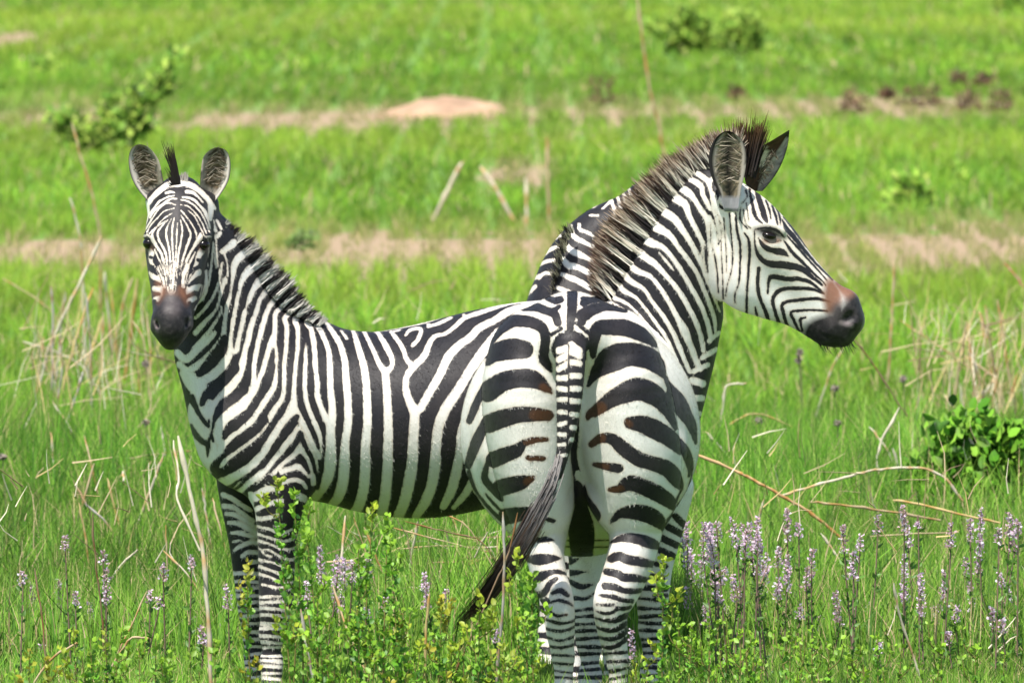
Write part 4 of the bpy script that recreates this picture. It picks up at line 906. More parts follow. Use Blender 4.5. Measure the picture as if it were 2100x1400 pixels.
# ---------------------------------------------------------------- zebra in side view, head turned to the camera
rootA = empty("zebra", (at(800, 1440, 1.85)[0], 1.85, 0.0))
tag(rootA, "zebra standing side-on with its face turned straight to the camera", "zebra", "zebras standing in the meadow")
def build_A():
    T = []
    def yA(x): return 1.78 + .00028 * (x - 450)
    def sec(x, top, bot, rb): return nd(x, (top + bot) / 2, yA(x), (bot - top) / 2, rb)
    T.append(Tube([sec(490, 735, 985, .13), sec(540, 690, 1012, .19), sec(620, 664, 1022, .225), sec(700, 676, 1034, .255), sec(780, 680, 1054, .285), sec(860, 668, 1062, .30), sec(940, 650, 1050, .30), sec(1020, 630, 1024, .285), sec(1100, 617, 985, .27), sec(1180, 616, 950, .25), sec(1250, 630, 920, .22), sec(1310, 665, 890, .15)], Zr, .05, 'body', n=4))
    # shoulder, elbow
    T.append(Tube([nd(560, 800, yA(560) - .15, 90, .06), nd(545, 900, yA(550) - .16, 92, .07), nd(570, 985, yA(570) - .13, 66, .07)], Xr, .08, 'body'))
    T.append(Tube([nd(472, 850, yA(450) - .04, 58, .13), nd(488, 935, yA(450) - .02, 52, .13)], Xr, .07, 'body'))
    # neck
    T.append(Tube([nd(540, 800, yA(540), 150, .16), nd(495, 740, 1.76, 128, .14), nd(462, 675, 1.74, 106, .12), nd(436, 600, 1.72, 94, .105), nd(415, 535, 1.70, 80, .095), nd(395, 470, 1.68, 62, .085)], Xr, .06, 'body'))
    T.append(Tube([nd(640, 690, 1.82, 26, .05), nd(585, 655, 1.81, 26, .045), nd(545, 615, 1.80, 24, .04), nd(508, 575, 1.78, 22, .04), nd(475, 530, 1.75, 22, .04), nd(445, 480, 1.72, 22, .04)], Zr, .07, 'body'))
    T.append(Tube([nd(405, 730, 1.72, 36, .06), nd(429, 830, 1.72, 32, .08), nd(456, 915, 1.74, 40, .1)], Xr, .06, 'body'))
    # head, facing the viewer and bent down
    T.append(Tube([nd(369, 408, 1.66, 50, .07), nd(368, 442, 1.62, 64, .085), nd(364, 492, 1.57, 67, .088), nd(361, 540, 1.52, 60, .08), nd(357, 590, 1.46, 48, .068), nd(354, 635, 1.41, 41, .056), nd(351, 668, 1.38, 37, .050)], Xr, .03, 'head'))
    T.append(Tube([nd(368, 510, 1.66, 56, .07), nd(366, 570, 1.60, 57, .07), nd(360, 625, 1.52, 43, .055), nd(352, 675, 1.44, 35, .05)], Xr, .035, 'head'))
    T.append(Tube([nd(351, 650, 1.37, 34, .042), nd(350, 680, 1.37, 29, .040), nd(350, 698, 1.39, 20, .030)], Xr, .02, 'head'))
    T.append(Tube([nd(324, 655, 1.375, 12, .022), nd(320, 672, 1.385, 11, .02)], Xr, .015, 'head')); T.append(Tube([nd(382, 650, 1.375, 12, .022), nd(386, 666, 1.385, 11, .02)], Xr, .015, 'head'))
    T.append(Tube([nd(322, 662, 1.35, 4, .012), nd(326, 672, 1.352, 4, .01)], Xr, .006, 'head', cut=True)); T.append(Tube([nd(385, 657, 1.35, 4, .012), nd(382, 667, 1.352, 4, .01)], Xr, .006, 'head', cut=True))
    T.append(Tube([nd(303, 484, 1.52, 9, .02), nd(312, 490, 1.50, 9, .02)], Xr, .02, 'head')); T.append(Tube([nd(428, 484, 1.52, 9, .02), nd(419, 490, 1.50, 9, .02)], Xr, .02, 'head'))
    # ear bases
    T.append(Tube([nd(320, 412, 1.67, 22, .035), nd(332, 432, 1.66, 26, .04)], Xr, .03, 'head')); T.append(Tube([nd(426, 416, 1.67, 22, .035), nd(408, 434, 1.66, 26, .04)], Xr, .03, 'head'))
    # fore legs
    T.append(Tube([nd(574, 985, 1.66, 62, .08), nd(572, 1040, 1.66, 50, .07), nd(568, 1110, 1.67, 40, .056), nd(567, 1180, 1.67, 37, .05), nd(566, 1240, 1.66, 35, .05), nd(560, 1300, 1.67, 25, .034)], Xr, .04, 'near'))
    T.append(Tube([nd(492, 975, 1.92, 50, .08), nd(492, 1040, 1.92, 38, .06), nd(500, 1110, 1.92, 31, .05), nd(508, 1180, 1.92, 29, .046), nd(516, 1245, 1.91, 29, .048), nd(522, 1310, 1.92, 22, .032)], Xr, .03, 'far'))
    T += leg_low(557, 1300, 1.67, 24, 'near'); T += leg_low(524, 1310, 1.92, 21, 'far')
    # hind legs, hidden by the other zebra
    for x, Y in ((1150, 1.83), (1238, 2.13)):
        T.append(Tube([nd(x + 30, 800, Y, 110, .13), nd(x + 20, 920, Y, 96, .12), nd(x + 10, 1020, Y, 66, .09), nd(x + 14, 1110, Y, 42, .06), nd(x + 26, 1170, Y, 32, .045), nd(x + 22, 1230, Y, 27, .04)], Xr, .05, 'hind'))
        T += leg_low(x + 22, 1230, Y, 26, 'hind')
    fr_b = Frame(760, 850, 1.6); fr_h = Frame(362, 550, 1.5, True); fr_n = Frame(568, 1150, 1.62); fr_f = Frame(500, 1150, 1.87)
    def mixp(marks, fr, py):
        z = at(500, py, fr.Y)[2]
        def f(V):
            v, ch = paint(V, fr, marks, .03); v2, _ = paint(V, fr_b, A_BODY + (A_NEAR[:2] + A_NEAR[-23:] if marks is A_NEAR else []), .03)
            return np.where(fr.uv(V)[:, 1] > z, v2, v), ch
        return f
    HB = bands(PX, 1080, 1330, 900, 1500, 26, 13, 31, 'b', 0, 4)
    P = dict(body=plain(fr_b, A_BODY, .03), head=plain(fr_h, A_HEAD, .03), near=mixp(A_NEAR, fr_n, 996), far=mixp(A_FAR, fr_f, 985), hind=plain(Frame(1200, 1100, 1.9), HB, -.03))
    hx, hz_ = at(440, 500, 1.6)[0], at(440, 715, 1.5)[2]
    def flow(P):
        f = np.tile((.55, 0., -.8), (len(P), 1))
        f[(P[:, 0] < hx) & (P[:, 2] > hz_) & (P[:, 1] < 1.72)] = (0, -.4, -.9)
        f[P[:, 2] < .6] = (0.1, 0, -1)
        return f
    build_body(rootA, T, P, h=.0062, fine=('head',), fur=330000, flow=flow)
    ball("eye", rootA, at(306, 499, 1.512), (.019, .022, .017), EYE); ball("eye", rootA, at(417, 502, 1.508), (.019, .022, .017), EYE)
    def earc(out):
        def f(t, q, side):
            if side: return (.5, .47, .43)
            e = q * out
            if e > .87 or t > .97: return (.015, .013, .013) if t < .93 else (.7, .66, .6)
            if e < -.9 and t < .45: return (.02, .017, .016)
            if e > .55: return (.62, .57, .50)
            if abs(q) < .55 and .28 < t < .9: return tuple(np.array((.12, .09, .055)) * er.uniform(.5, 1.6))
            return tuple(np.array((.36, .32, .26)) * er.uniform(.65, 1.2))
        return f
    ear(rootA, [(312, 420), (290, 398), (272, 370), (264, 338), (266, 312), (276, 299), (285, 296)], [(338, 408), (337, 385), (332, 355), (326, 330), (314, 311), (300, 299), (286, 296)], 1.64, .04, earc(-1))
    ear(rootA, [(408, 408), (410, 385), (412, 350), (416, 325), (426, 311), (440, 303), (449, 303)], [(432, 422), (450, 402), (468, 372), (473, 342), (470, 320), (462, 307), (450, 303)], 1.64, .04, earc(1))
    ear_hair(rootA, [(290, 398), (272, 370), (264, 338), (266, 312), (276, 299)], [(337, 385), (332, 355), (326, 330), (314, 311), (300, 299)], 1.655, 110)
    ear_hair(rootA, [(410, 385), (412, 350), (416, 325), (426, 311), (440, 303)], [(450, 402), (468, 372), (473, 342), (470, 320), (462, 307)], 1.655, 110)
    # mane
    crest = np.array([(655, 668), (622, 652), (590, 636), (562, 606), (536, 578), (512, 548), (488, 518), (466, 492), (446, 468)], float)
    tipc = np.array([(668, 655), (644, 638), (622, 610), (600, 570), (574, 548), (548, 520), (522, 494), (486, 470), (460, 452)], float)
    cc = catmull(crest, 12); tc = catmull(tipc, 12)
    n = 6000
    u = rng.random(n) * (len(cc) - 1); i = u.astype(int); f = (u - i)[:, None]; i2 = np.minimum(i + 1, len(cc) - 1)
    c = cc[i] * (1 - f) + cc[i2] * f; t_ = tc[i] * (1 - f) + tc[i2] * f
    back = rng.random(n)
    rp = c + (t_ - c) * (back[:, None] * .3 - .12)
    Yc = np.interp(u / 12, [0, 4, 8], [1.80, 1.77, 1.71]) - .03 + rng.normal(0, .012, n)
    roots = np.array([at(a, b_, y) for (a, b_), y in zip(rp, Yc)])
    tips = np.array([at(a, b_, y) for (a, b_), y in zip(t_ + rng.normal(0, 4, (n, 2)) + np.stack([6 * np.sin(u * 1.3), -5 * np.sin(u * 1.3)], 1), Yc)])
    dv = tips - roots; ln = np.linalg.norm(dv, axis=1) * rng.uniform(.55, .95, n)
    inn = c - (t_ - c) * .22
    v, _ = paint(np.array([at(a, b_, 1.6) for a, b_ in inn]), fr_b, A_BODY, .03)
    k = (v < 0)[:, None]
    c0 = np.where(k, np.array((.74, .71, .65)), np.array((.016, .014, .015)))
    c1 = np.where(k, np.array((.42, .39, .34)), np.array((.03, .022, .018)))
    strands("mane", rootA, roots, dv, ln, c0 * rng.uniform(.75, 1.1, (n, 1)), c1, width=.0013, jit=.06)
    n = 80
    roots = np.array([at(369 + rng.normal(0, 2), 402 + rng.normal(0, 3), 1.60) for _ in range(n)])
    q = rng.random(n)
    tips = np.array([at(352 + rng.normal(0, 3) - 14 * (k_ < .06), 290 + 85 * k_ ** 1.5 + rng.normal(0, 4), 1.60) for k_ in q])
    dv = tips - roots
    strands("forelock", rootA, roots, dv, np.linalg.norm(dv, axis=1), np.tile((.014, .011, .01), (n, 1)), np.tile((.03, .018, .012), (n, 1)), width=.0024, jit=.03, bend=np.tile((.02, 0, 0), (n, 1)) * -.5)
    n = 150
    roots = np.array([at(382 + rng.normal(0, 5), 400 + rng.normal(0, 4), 1.62) for _ in range(n)])
    tips = np.array([at(378 + rng.normal(0, 3), 352 + 30 * rng.random(), 1.62) for _ in range(n)])
    dv = tips - roots
    strands("poll_hair", rootA, roots, dv, np.linalg.norm(dv, axis=1), np.tile((.6, .56, .52), (n, 1)), np.tile((.4, .34, .3), (n, 1)), width=.0024, jit=.05)
build_A()

# ---------------------------------------------------------------- third zebra, behind the others
rootC = empty("zebra", (at(1175, 1400, 3.4)[0], 3.4, 0.0))
tag(rootC, "zebra mostly hidden behind the others, only the back of its neck showing", "zebra", "zebras standing in the meadow")
def build_C():
    T = []
    def s(x, y, Y, rx): return nd(x, y, Y, rx, 0)
    bn = [nd(1180, 765, 2.75, 100, .17), nd(1185, 800, 2.95, 150, .22), nd(1188, 830, 3.2, 180, .26), nd(1186, 825, 3.5, 175, .26), nd(1182, 800, 3.75, 150, .24), nd(1178, 770, 3.95, 110, .19)]
    T.append(Tube(bn, Xr, .06, 'body'))
    T.append(Tube([nd(1165, 690, 3.85, 104, .15), nd(1180, 610, 3.92, 92, .13), nd(1196, 542, 3.96, 76, .115), nd(1234, 482, 3.98, 58, .10), nd(1298, 440, 3.98, 46, .085), nd(1330, 420, 3.98, 48, .08)], Xr, .05, 'neck'))
    T.append(Tube([nd(1330, 425, 3.98, 44, .075), nd(1372, 470, 3.97, 44, .07), nd(1402, 530, 3.96, 32, .055), nd(1418, 575, 3.95, 28, .05)], Xr, .04, 'head'))
    for x, Y in ((1125, 2.9), (1240, 2.9), (1135, 3.85), (1230, 3.85)):
        T.append(Tube([nd(x, 820, Y, 70, .14), nd(x, 940, Y, 52, .11), nd(x, 1060, Y, 32, .06), nd(x, 1140, Y, 27, .045), nd(x, 1200, Y, 22, .035)], Xr, .05, 'leg'))
        T += leg_low(x, 1200, Y, 21, 'leg')
    fr = Frame(1160, 520, 3.85)
    HB = bands(PX, 1040, 1340, 640, 1500, 30, 15, 41, 'b', 0, 5)
    HD = bands(PX, 1300, 1450, 390, 620, 15, 7, 43, 'b', 0, 3)
    P = dict(body=plain(fr, HB, -.03), leg=plain(fr, HB, -.03), neck=plain(fr, C_NECK, .03), head=plain(fr, HD, -.03))
    build_body(rootC, T, P, h=.009, fur=150000, flow=lambda P: np.tile((0., -.8, -.8), (len(P), 1)))
    crest = np.array([(1142, 612), (1142, 590), (1147, 560), (1152, 530), (1160, 500), (1172, 475)], float)
    cc = catmull(crest, 10); n = 300
    u = rng.random(n) * (len(cc) - 1); i = u.astype(int); f = (u - i)[:, None]; i2 = np.minimum(i + 1, len(cc) - 1)
    c = cc[i] * (1 - f) + cc[i2] * f
    yc = 3.80 + .0 * u
    roots = np.array([at(a, b_, 3.84) for a, b_ in c + rng.normal(0, 3, (n, 2))])
    tips = np.array([at(a - 8 - rng.random() * 8, b_ - 16 - 12 * rng.random(), 3.76) for a, b_ in c])
    dv = tips - roots
    k = (np.sin(u * .9) > 0)[:, None]
    c0 = np.where(k, np.array((.6, .55, .44)), np.array((.05, .045, .045))); c1 = np.where(k, np.array((.3, .25, .18)), np.array((.02, .015, .012)))
    strands("mane", rootC, roots, dv, np.linalg.norm(dv, axis=1) * rng.uniform(.6, 1, n), c0, c1, width=.002, jit=.08)
build_C()
# ================================================================== ground, grass
G_rng = np.random.default_rng(11)
def vnoise(x, y, scale, seed):
    """smooth value noise, 0..1"""
    g = np.random.default_rng(seed).random((64, 64))
    x = np.asarray(x) / scale; y = np.asarray(y) / scale
    xi = np.floor(x).astype(int); yi = np.floor(y).astype(int)
    fx = x - xi; fy = y - yi
    fx = fx * fx * (3 - 2 * fx); fy = fy * fy * (3 - 2 * fy)
    a = g[xi % 64, yi % 64]; b_ = g[(xi + 1) % 64, yi % 64]; c = g[xi % 64, (yi + 1) % 64]; d = g[(xi + 1) % 64, (yi + 1) % 64]
    return (a * (1 - fx) + b_ * fx) * (1 - fy) + (c * (1 - fx) + d * fx) * fy
# bare patches of the meadow: (centre px column, half width px, rows of the photograph they span, how bare)
BARE = []
for cx, hw, y0, y1, s in [(1000, 620, 492, 506, .78), (1300, 330, 222, 244, .85), (640, 330, 228, 254, .95), (200, 160, 224, 244, .7), (1150, 900, 505, 530, .6), (1900, 330, 474, 494, .85), (130, 260, 492, 524, .95), (120, 190, 496, 530, 1.0), (770, 130, 488, 516, .95), (1850, 190, 470, 502, .95), (1450, 900, 476, 540, .45), (500, 600, 484, 550, .45), (470, 170, 222, 258, 1.0), (920, 200, 218, 244, .9),
                        (1800, 330, 196, 226, .75), (1250, 900, 200, 250, .5), (150, 300, 210, 250, .5), (45, 70, 62, 86, 1.0), (1050, 70, 340, 362, .7), (1090, 60, 330, 350, .5), (2020, 120, 452, 470, .6), (960,60,0,8,.5)]:
    a = ground_at(cx, y0); b_ = ground_at(cx, y1)
    BARE.append((0.5 * (a[0] + b_[0]), 0.5 * (a[1] + b_[1]) - 1.5, hw * mpp(.5 * (a[1] + b_[1])), abs(a[1] - b_[1]) * .48 + 2.6, s))
def bare(x, y):
    m = np.zeros(len(x))
    wob = (vnoise(x, y, 1.6, 5) - .45) * .8 + (vnoise(x, y, .45, 6) - .5) * .7 + (vnoise(x * .6, y, 5.0, 8) - .5) * .5
    for cx, cy, rx, ry, s in BARE:
        d = np.sqrt(((x - cx) / rx) ** 2 + ((y - cy) / ry) ** 2) + wob
        m = np.maximum(m, s * np.clip((1.15 - d) / .35, 0, 1))
    return m
def ground_mesh():
    ys = np.concatenate([np.linspace(-60, 20, 60), np.linspace(20.5, 90, 170), np.linspace(91, 230, 180), np.linspace(235, 900, 40)])
    V = []; nx = 90
    for y in ys:
        hw = max(6.0, (y + 35) * .055 + 3)
        xs = np.concatenate([[-600, -80], np.linspace(-hw, hw, nx), [80, 600]])
        V.append(np.stack([xs, np.full(len(xs), y), np.zeros(len(xs))], 1))
    V = np.array(V); ny, nxx = V.shape[:2]
    P = V.reshape(-1, 3)
    P[:, 2] = np.where(np.abs(P[:, 0]) < 60, (vnoise(P[:, 0], P[:, 1], 3.1, 3) - .5) * .05, 0) - .02
    i = np.arange((ny - 1) * nxx).reshape(ny - 1, nxx)[:, :-1].ravel()
    F = np.stack([i, i + 1, i + nxx + 1, i + nxx], 1)
    m, t, b_ = new_mat("meadow_soil")
    tc = N(t, "ShaderNodeTexCoord").outputs["Object"]
    at_ = N(t, "ShaderNodeAttribute", attribute_name="bare").outputs["Fac"]
    n1 = N(t, "ShaderNodeTexNoise"); n1.inputs["Scale"].default_value = 1.1; n1.inputs["Detail"].default_value = 8
    n2 = N(t, "ShaderNodeTexNoise"); n2.inputs["Scale"].default_value = 14; n2.inputs["Detail"].default_value = 6
    for n_ in (n1, n2): t.links.new(tc, n_.inputs["Vector"])
    def mix(f, a, c):
        x = N(t, "ShaderNodeMix", data_type='RGBA')
        t.links.new(f, x.inputs[0])
        for k, q in ((6, a), (7, c)):
            if isinstance(q, tuple): x.inputs[k].default_value = (*q, 1)
            else: t.links.new(q, x.inputs[k])
        return x.outputs[2]
    grass = mix(n2.outputs[0], (.07, .19, .02), (.21, .34, .05))
    soil = mix(n2.outputs[0], (.24, .165, .095), (.47, .345, .215))
    add = N(t, "ShaderNodeMath", operation='MULTIPLY_ADD'); t.links.new(n1.outputs[0], add.inputs[0]); add.inputs[1].default_value = .5
    t.links.new(at_, add.inputs[2])
    r = N(t, "ShaderNodeMapRange"); t.links.new(add.outputs[0], r.inputs[0]); r.inputs[1].default_value = .5; r.inputs[2].default_value = .85
    t.links.new(mix(r.outputs[0], grass, soil), b_.inputs["Base Color"])
    b_.inputs["Roughness"].default_value = .95
    bp = N(t, "ShaderNodeBump"); bp.inputs["Distance"].default_value = .04; t.links.new(n2.outputs[0], bp.inputs["Height"]); t.links.new(bp.outputs[0], b_.inputs["Normal"])
    o = mesh_np("ground", P, F, m, attrs=dict(bare=bare(P[:, 0], P[:, 1])))
    o["kind"] = "structure"; o["label"] = "green grassy meadow ground with bare sandy patches"
ground_mesh()
GRASS = attr_mat("grass_blade", rough=.5, transl=.32, spec=.10, up=.36)
PAL = np.array([(.150, .320, .022), (.205, .380, .030), (.110, .260, .022), (.260, .400, .045), (.165, .350, .040)])
PALN = np.array([(.155, .36, .030), (.21, .44, .045), (.10, .27, .030), (.31, .50, .085), (.065, .18, .026), (.17, .37, .035)])
def blades(n, Y0, Y1, hr, wr, clump, dull=0.0, cut=None, skirt=False, tuft=False):
    r = G_rng
    d0, d1 = Y0 + 35, Y1 + 35
    d = np.sqrt(d0 * d0 + r.random(n) * (d1 * d1 - d0 * d0)); Y = d - 35
    x = (r.random(n) * 2 - 1) * (d * .0425 + .35)
    if skirt: x = r.choice([-1, 1], n) * (d * .042 + .3 + r.random(n) ** 1.4 * ((d - 26) * .11 + .8))
    # gather into tufts
    cx = np.round(x / clump + r.normal(0, .18, n)) * clump; cy = np.round(Y / clump + r.normal(0, .18, n)) * clump
    k = .55
    x = x * (1 - k) + cx * k + r.normal(0, clump * .12, n); Y = Y * (1 - k) + cy * k + r.normal(0, clump * .12, n)
    bz = bare(x, Y)
    big = vnoise(x, Y, 2.6, 21); mid = vnoise(x, Y, .8, 22); lng = vnoise(x, Y, 9, 23)
    if tuft: bz = np.where(vnoise(x, Y, 1.1, 61) > .60, bz, 1.2)
    keep = r.random(n) > bz * .86
    x, Y, bz, big, mid, lng = (q[keep] for q in (x, Y, bz, big, mid, lng)); n = len(x)
    h = (hr[0] + (hr[1] - hr[0]) * r.random(n) ** 1.4) * (.55 + .9 * big) * (.7 + .6 * mid) * (1 - .72 * bz)
    if cut is not None: h = np.minimum(h, cut(x, Y) * r.uniform(.6, 1, n))
    w_ = (wr[0] + (wr[1] - wr[0]) * r.random(n))
    az = r.random(n) * 2 * np.pi; lean = np.abs(r.normal(.25, .32, n)) * h * np.where(Y > 45, 2.0, np.where(Y > 18, 1.4, 1.0))
    lx, ly = np.cos(az) * lean, np.sin(az) * lean
    fa = r.random(n) * np.pi
    sx, sy = np.cos(fa) * w_ * .5, np.sin(fa) * w_ * .35
    z0 = np.full(n, -.03)
    V = np.stack([np.stack([x - sx, Y - sy, z0], 1), np.stack([x + sx, Y + sy, z0], 1),
                  np.stack([x + lx * .35 - sx * .85, Y + ly * .35 - sy * .85, h * .58], 1), np.stack([x + lx * .35 + sx * .85, Y + ly * .35 + sy * .85, h * .58], 1),
                  np.stack([x + lx, Y + ly, h], 1)], 1).reshape(-1, 3)
    b5 = np.arange(n) * 5
    Q = np.stack([b5, b5 + 1, b5 + 3, b5 + 2], 1); T = np.stack([b5 + 2, b5 + 3, b5 + 4], 1)
    nr = np.clip((24 - Y) / 12, 0, 1)[:, None]
    c = (PALN[r.integers(0, len(PALN), n)] * nr + PAL[r.integers(0, len(PAL), n)] * np.array((1.14, 1.10, 1.15)) * (1 - nr)) * r.uniform(.62, 1.28, (n, 1)) * np.where(vnoise(x, Y, .33, 31) < .32, .72, 1.0)[:, None]
    f = np.clip((big - .35) * 1.3, 0, 1)[:, None]
    c = c * (.70 + .55 * f) * (.80 + .4 * mid[:, None])
    yel = (np.clip((lng - .4) * 2, 0, 1) * .6 * np.clip((Y - 8) / 25, .12, 1))[:, None]
    c = c * (1 - yel) + yel * np.array((.36, .45, .055))
    ol = np.clip(bz * 1.0 + dull, 0, .85)[:, None]
    c = c * (1 - ol) + ol * np.array((.26, .25, .10))
    dry = (r.random(n) < np.where(Y < 18, .075, .045) + .16 * bz + .05 * np.clip((vnoise(x, Y, 1.7, 29) - .5) * 2, 0, 1))[:, None]
    c = np.where(dry, np.array((.52, .42, .22)) * r.uniform(.7, 1.1, (n, 1)), c)
    if tuft: c = c * np.array((.50, .66, .42))
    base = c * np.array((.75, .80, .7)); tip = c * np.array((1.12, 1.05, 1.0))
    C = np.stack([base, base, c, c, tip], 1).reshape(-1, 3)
    return V, Q, T, C
def meadow():
    def low(x, Y):     # around and before the animals the grass is grazed short
        return np.where(Y < -.6, .30, np.where(Y < 3.2, .115, 9.0))
    parts = [blades(42000, 3.5, 18, (.24, .40), (.003, .005), .22, tuft=True), blades(120000, -3.4, 4.5, (.10, .30), (.003, .006), .10, cut=low), blades(190000, 4.5, 18, (.09, .32), (.0035, .0065), .14), blades(150000, 18, 52, (.045, .17), (.006, .010), .25),
             blades(45000, -3.4, 18, (.10, .30), (.006, .010), .2, cut=low, skirt=True), blades(70000, 18, 108, (.08, .24), (.014, .024), .5, skirt=True), blades(25000, 108, 215, (.10, .26), (.04, .06), 1., skirt=True),
             blades(120000, 52, 108, (.05, .16), (.010, .018), .4), blades(100000, 108, 215, (.06, .18), (.022, .036), .8)]
    off = 0; Vs = []; Qs = []; Ts = []; Cs = []
    for V, Q, T, C in parts:
        Vs.append(V); Qs.append(Q + off); Ts.append(T + off); Cs.append(C); off += len(V)
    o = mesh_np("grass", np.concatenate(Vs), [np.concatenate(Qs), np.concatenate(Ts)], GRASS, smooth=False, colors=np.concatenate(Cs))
    tag(o, "bright green meadow grass covering the ground", "grass", kind="stuff")
meadow()
# ================================================================== plants, stalks, mound
LEAF = attr_mat("leaf", rough=.45, transl=.34, spec=.35, up=.35)
SHRUB = attr_mat("shrub_leaf", rough=.5, transl=.30, spec=.2, up=.6)
STRAW = attr_mat("straw", rough=.65, spec=.25, noise=.35, bscale=45)
SOIL = attr_mat("mound_soil", rough=.95, spec=.1, noise=.45, bscale=9)
PET = attr_mat("petal", rough=.6, transl=.35, spec=.2)
prs = np.random.default_rng(5)
def gdepth(py): return 63875.0 / (py + 285.0) - 35.0
def tube_np(P, rad, sides=5):
    P = np.asarray(P, float); n = len(P); rad = np.broadcast_to(rad, (n,))
    T = np.gradient(P, axis=0); T /= np.linalg.norm(T, axis=1)[:, None] + 1e-9
    U = np.cross(T, np.array([.13, 1.0, .21])); U /= np.linalg.norm(U, axis=1)[:, None] + 1e-9
    Wv = np.cross(T, U)
    a = np.arange(sides) / sides * 2 * np.pi
    V = (P[:, None] + rad[:, None, None] * (np.cos(a)[None, :, None] * U[:, None] + np.sin(a)[None, :, None] * Wv[:, None])).reshape(-1, 3)
    F = []
    for i in range(n - 1):
        for k in range(sides):
            k2 = (k + 1) % sides
            F.append((i * sides + k, i * sides + k2, (i + 1) * sides + k2, (i + 1) * sides + k))
    return V, np.array(F)
class Acc:
    def __init__(s): s.V = []; s.F = []; s.C = []; s.n = 0
    def add(s, V, F, C):
        s.V.append(V); s.F.append(np.asarray(F) + s.n); s.C.append(np.broadcast_to(C, (len(V), 3))); s.n += len(V)
    def build(s, name, mat, parent=None, smooth=True):
        by = {}
        for f in s.F: by.setdefault(f.shape[1], []).append(f)
        return mesh_np(name, np.concatenate(s.V), [np.concatenate(v) for v in by.values()], mat, parent, smooth, colors=np.concatenate(s.C))
def leaves(pos, size, cols, elong=1.7, up=.4, fold=.25, droop=0.0):
    """many small folded leaf blades: two quads each along a midrib"""
    n = len(pos); r = prs
    d = r.normal(0, 1, (n, 3)); d[:, 2] = np.abs(d[:, 2]) * .6 + up - droop; d /= np.linalg.norm(d, axis=1)[:, None]
    s = np.cross(d, r.normal(0, 1, (n, 3))); s /= np.linalg.norm(s, axis=1)[:, None]
    nn = np.cross(d, s)
    L = (size * r.uniform(.6, 1.25, n))[:, None]; Wd = L / elong * .5
    a = pos; tip = pos + d * L - nn * L * .12
    ml = pos + d * L * .5 + s * Wd + nn * Wd * fold; mr = pos + d * L * .5 - s * Wd + nn * Wd * fold; mc = pos + d * L * .52
    ml2 = pos + d * L * .2 + s * Wd * .62 + nn * Wd * fold * .5; mr2 = pos + d * L * .2 - s * Wd * .62 + nn * Wd * fold * .5
    ml3 = pos + d * L * .8 + s * Wd * .62 + nn * Wd * fold * .2; mr3 = pos + d * L * .8 - s * Wd * .62 + nn * Wd * fold * .2
    V = np.stack([a, ml2, ml, ml3, tip, mr3, mr, mr2, mc], 1).reshape(-1, 3)
    b9 = np.arange(n) * 9
    F = np.concatenate([np.stack([b9, b9 + 8, b9 + 2, b9 + 1], 1), np.stack([b9 + 8, b9 + 4, b9 + 3, b9 + 2], 1), np.stack([b9, b9 + 7, b9 + 6, b9 + 8], 1), np.stack([b9 + 8, b9 + 6, b9 + 5, b9 + 4], 1)])
    C = np.repeat(cols, 9, 0)
    return V, F, C
# ---------------------------------------------------------------- the heap of bare soil
def heap(px0, px1, pt, pb, label, name="soil_mound", cat="mound", col=(.42, .28, .185)):
    Y = gdepth(pb); m = mpp(Y); cx = .5 * (at(px0, pb, Y)[0] + at(px1, pb, Y)[0]); rx = (px1 - px0) * .5 * m; hz = (pb - pt) * m
    nx, ny = 60, 34
    gx, gy = np.meshgrid(np.linspace(-1.25, 1.25, nx), np.linspace(-1.25, 1.25, ny))
    rr = np.sqrt(gx ** 2 + gy ** 2)
    prof = np.clip(1 - rr, 0, 1) ** .75 * (.72 + .45 * vnoise(gx.ravel() + 9, gy.ravel() + 9, .33, 51).reshape(gx.shape)) + .22 * (vnoise(gx.ravel() + 4, gy.ravel() + 4, .14, 52).reshape(gx.shape) - .4) * (rr < 1)
    V = np.stack([cx + gx.ravel() * rx, Y + .8 + gy.ravel() * rx * .8, prof.ravel() * hz * .86 - .03], 1)
    i = (np.arange((ny - 1) * nx).reshape(ny - 1, nx)[:, :-1]).ravel()
    F = np.stack([i, i + 1, i + nx + 1, i + nx], 1)
    C = np.array(col) * (.7 + .6 * vnoise(V[:, 0] * 3, V[:, 1] * 3, .5, 53))[:, None]
    o = mesh_np(name, V, F, SOIL, colors=C)
    tag(o, label, cat)
heap(765, 1075, 180, 238, "wide heap of bare reddish soil in the grass beyond the zebras")
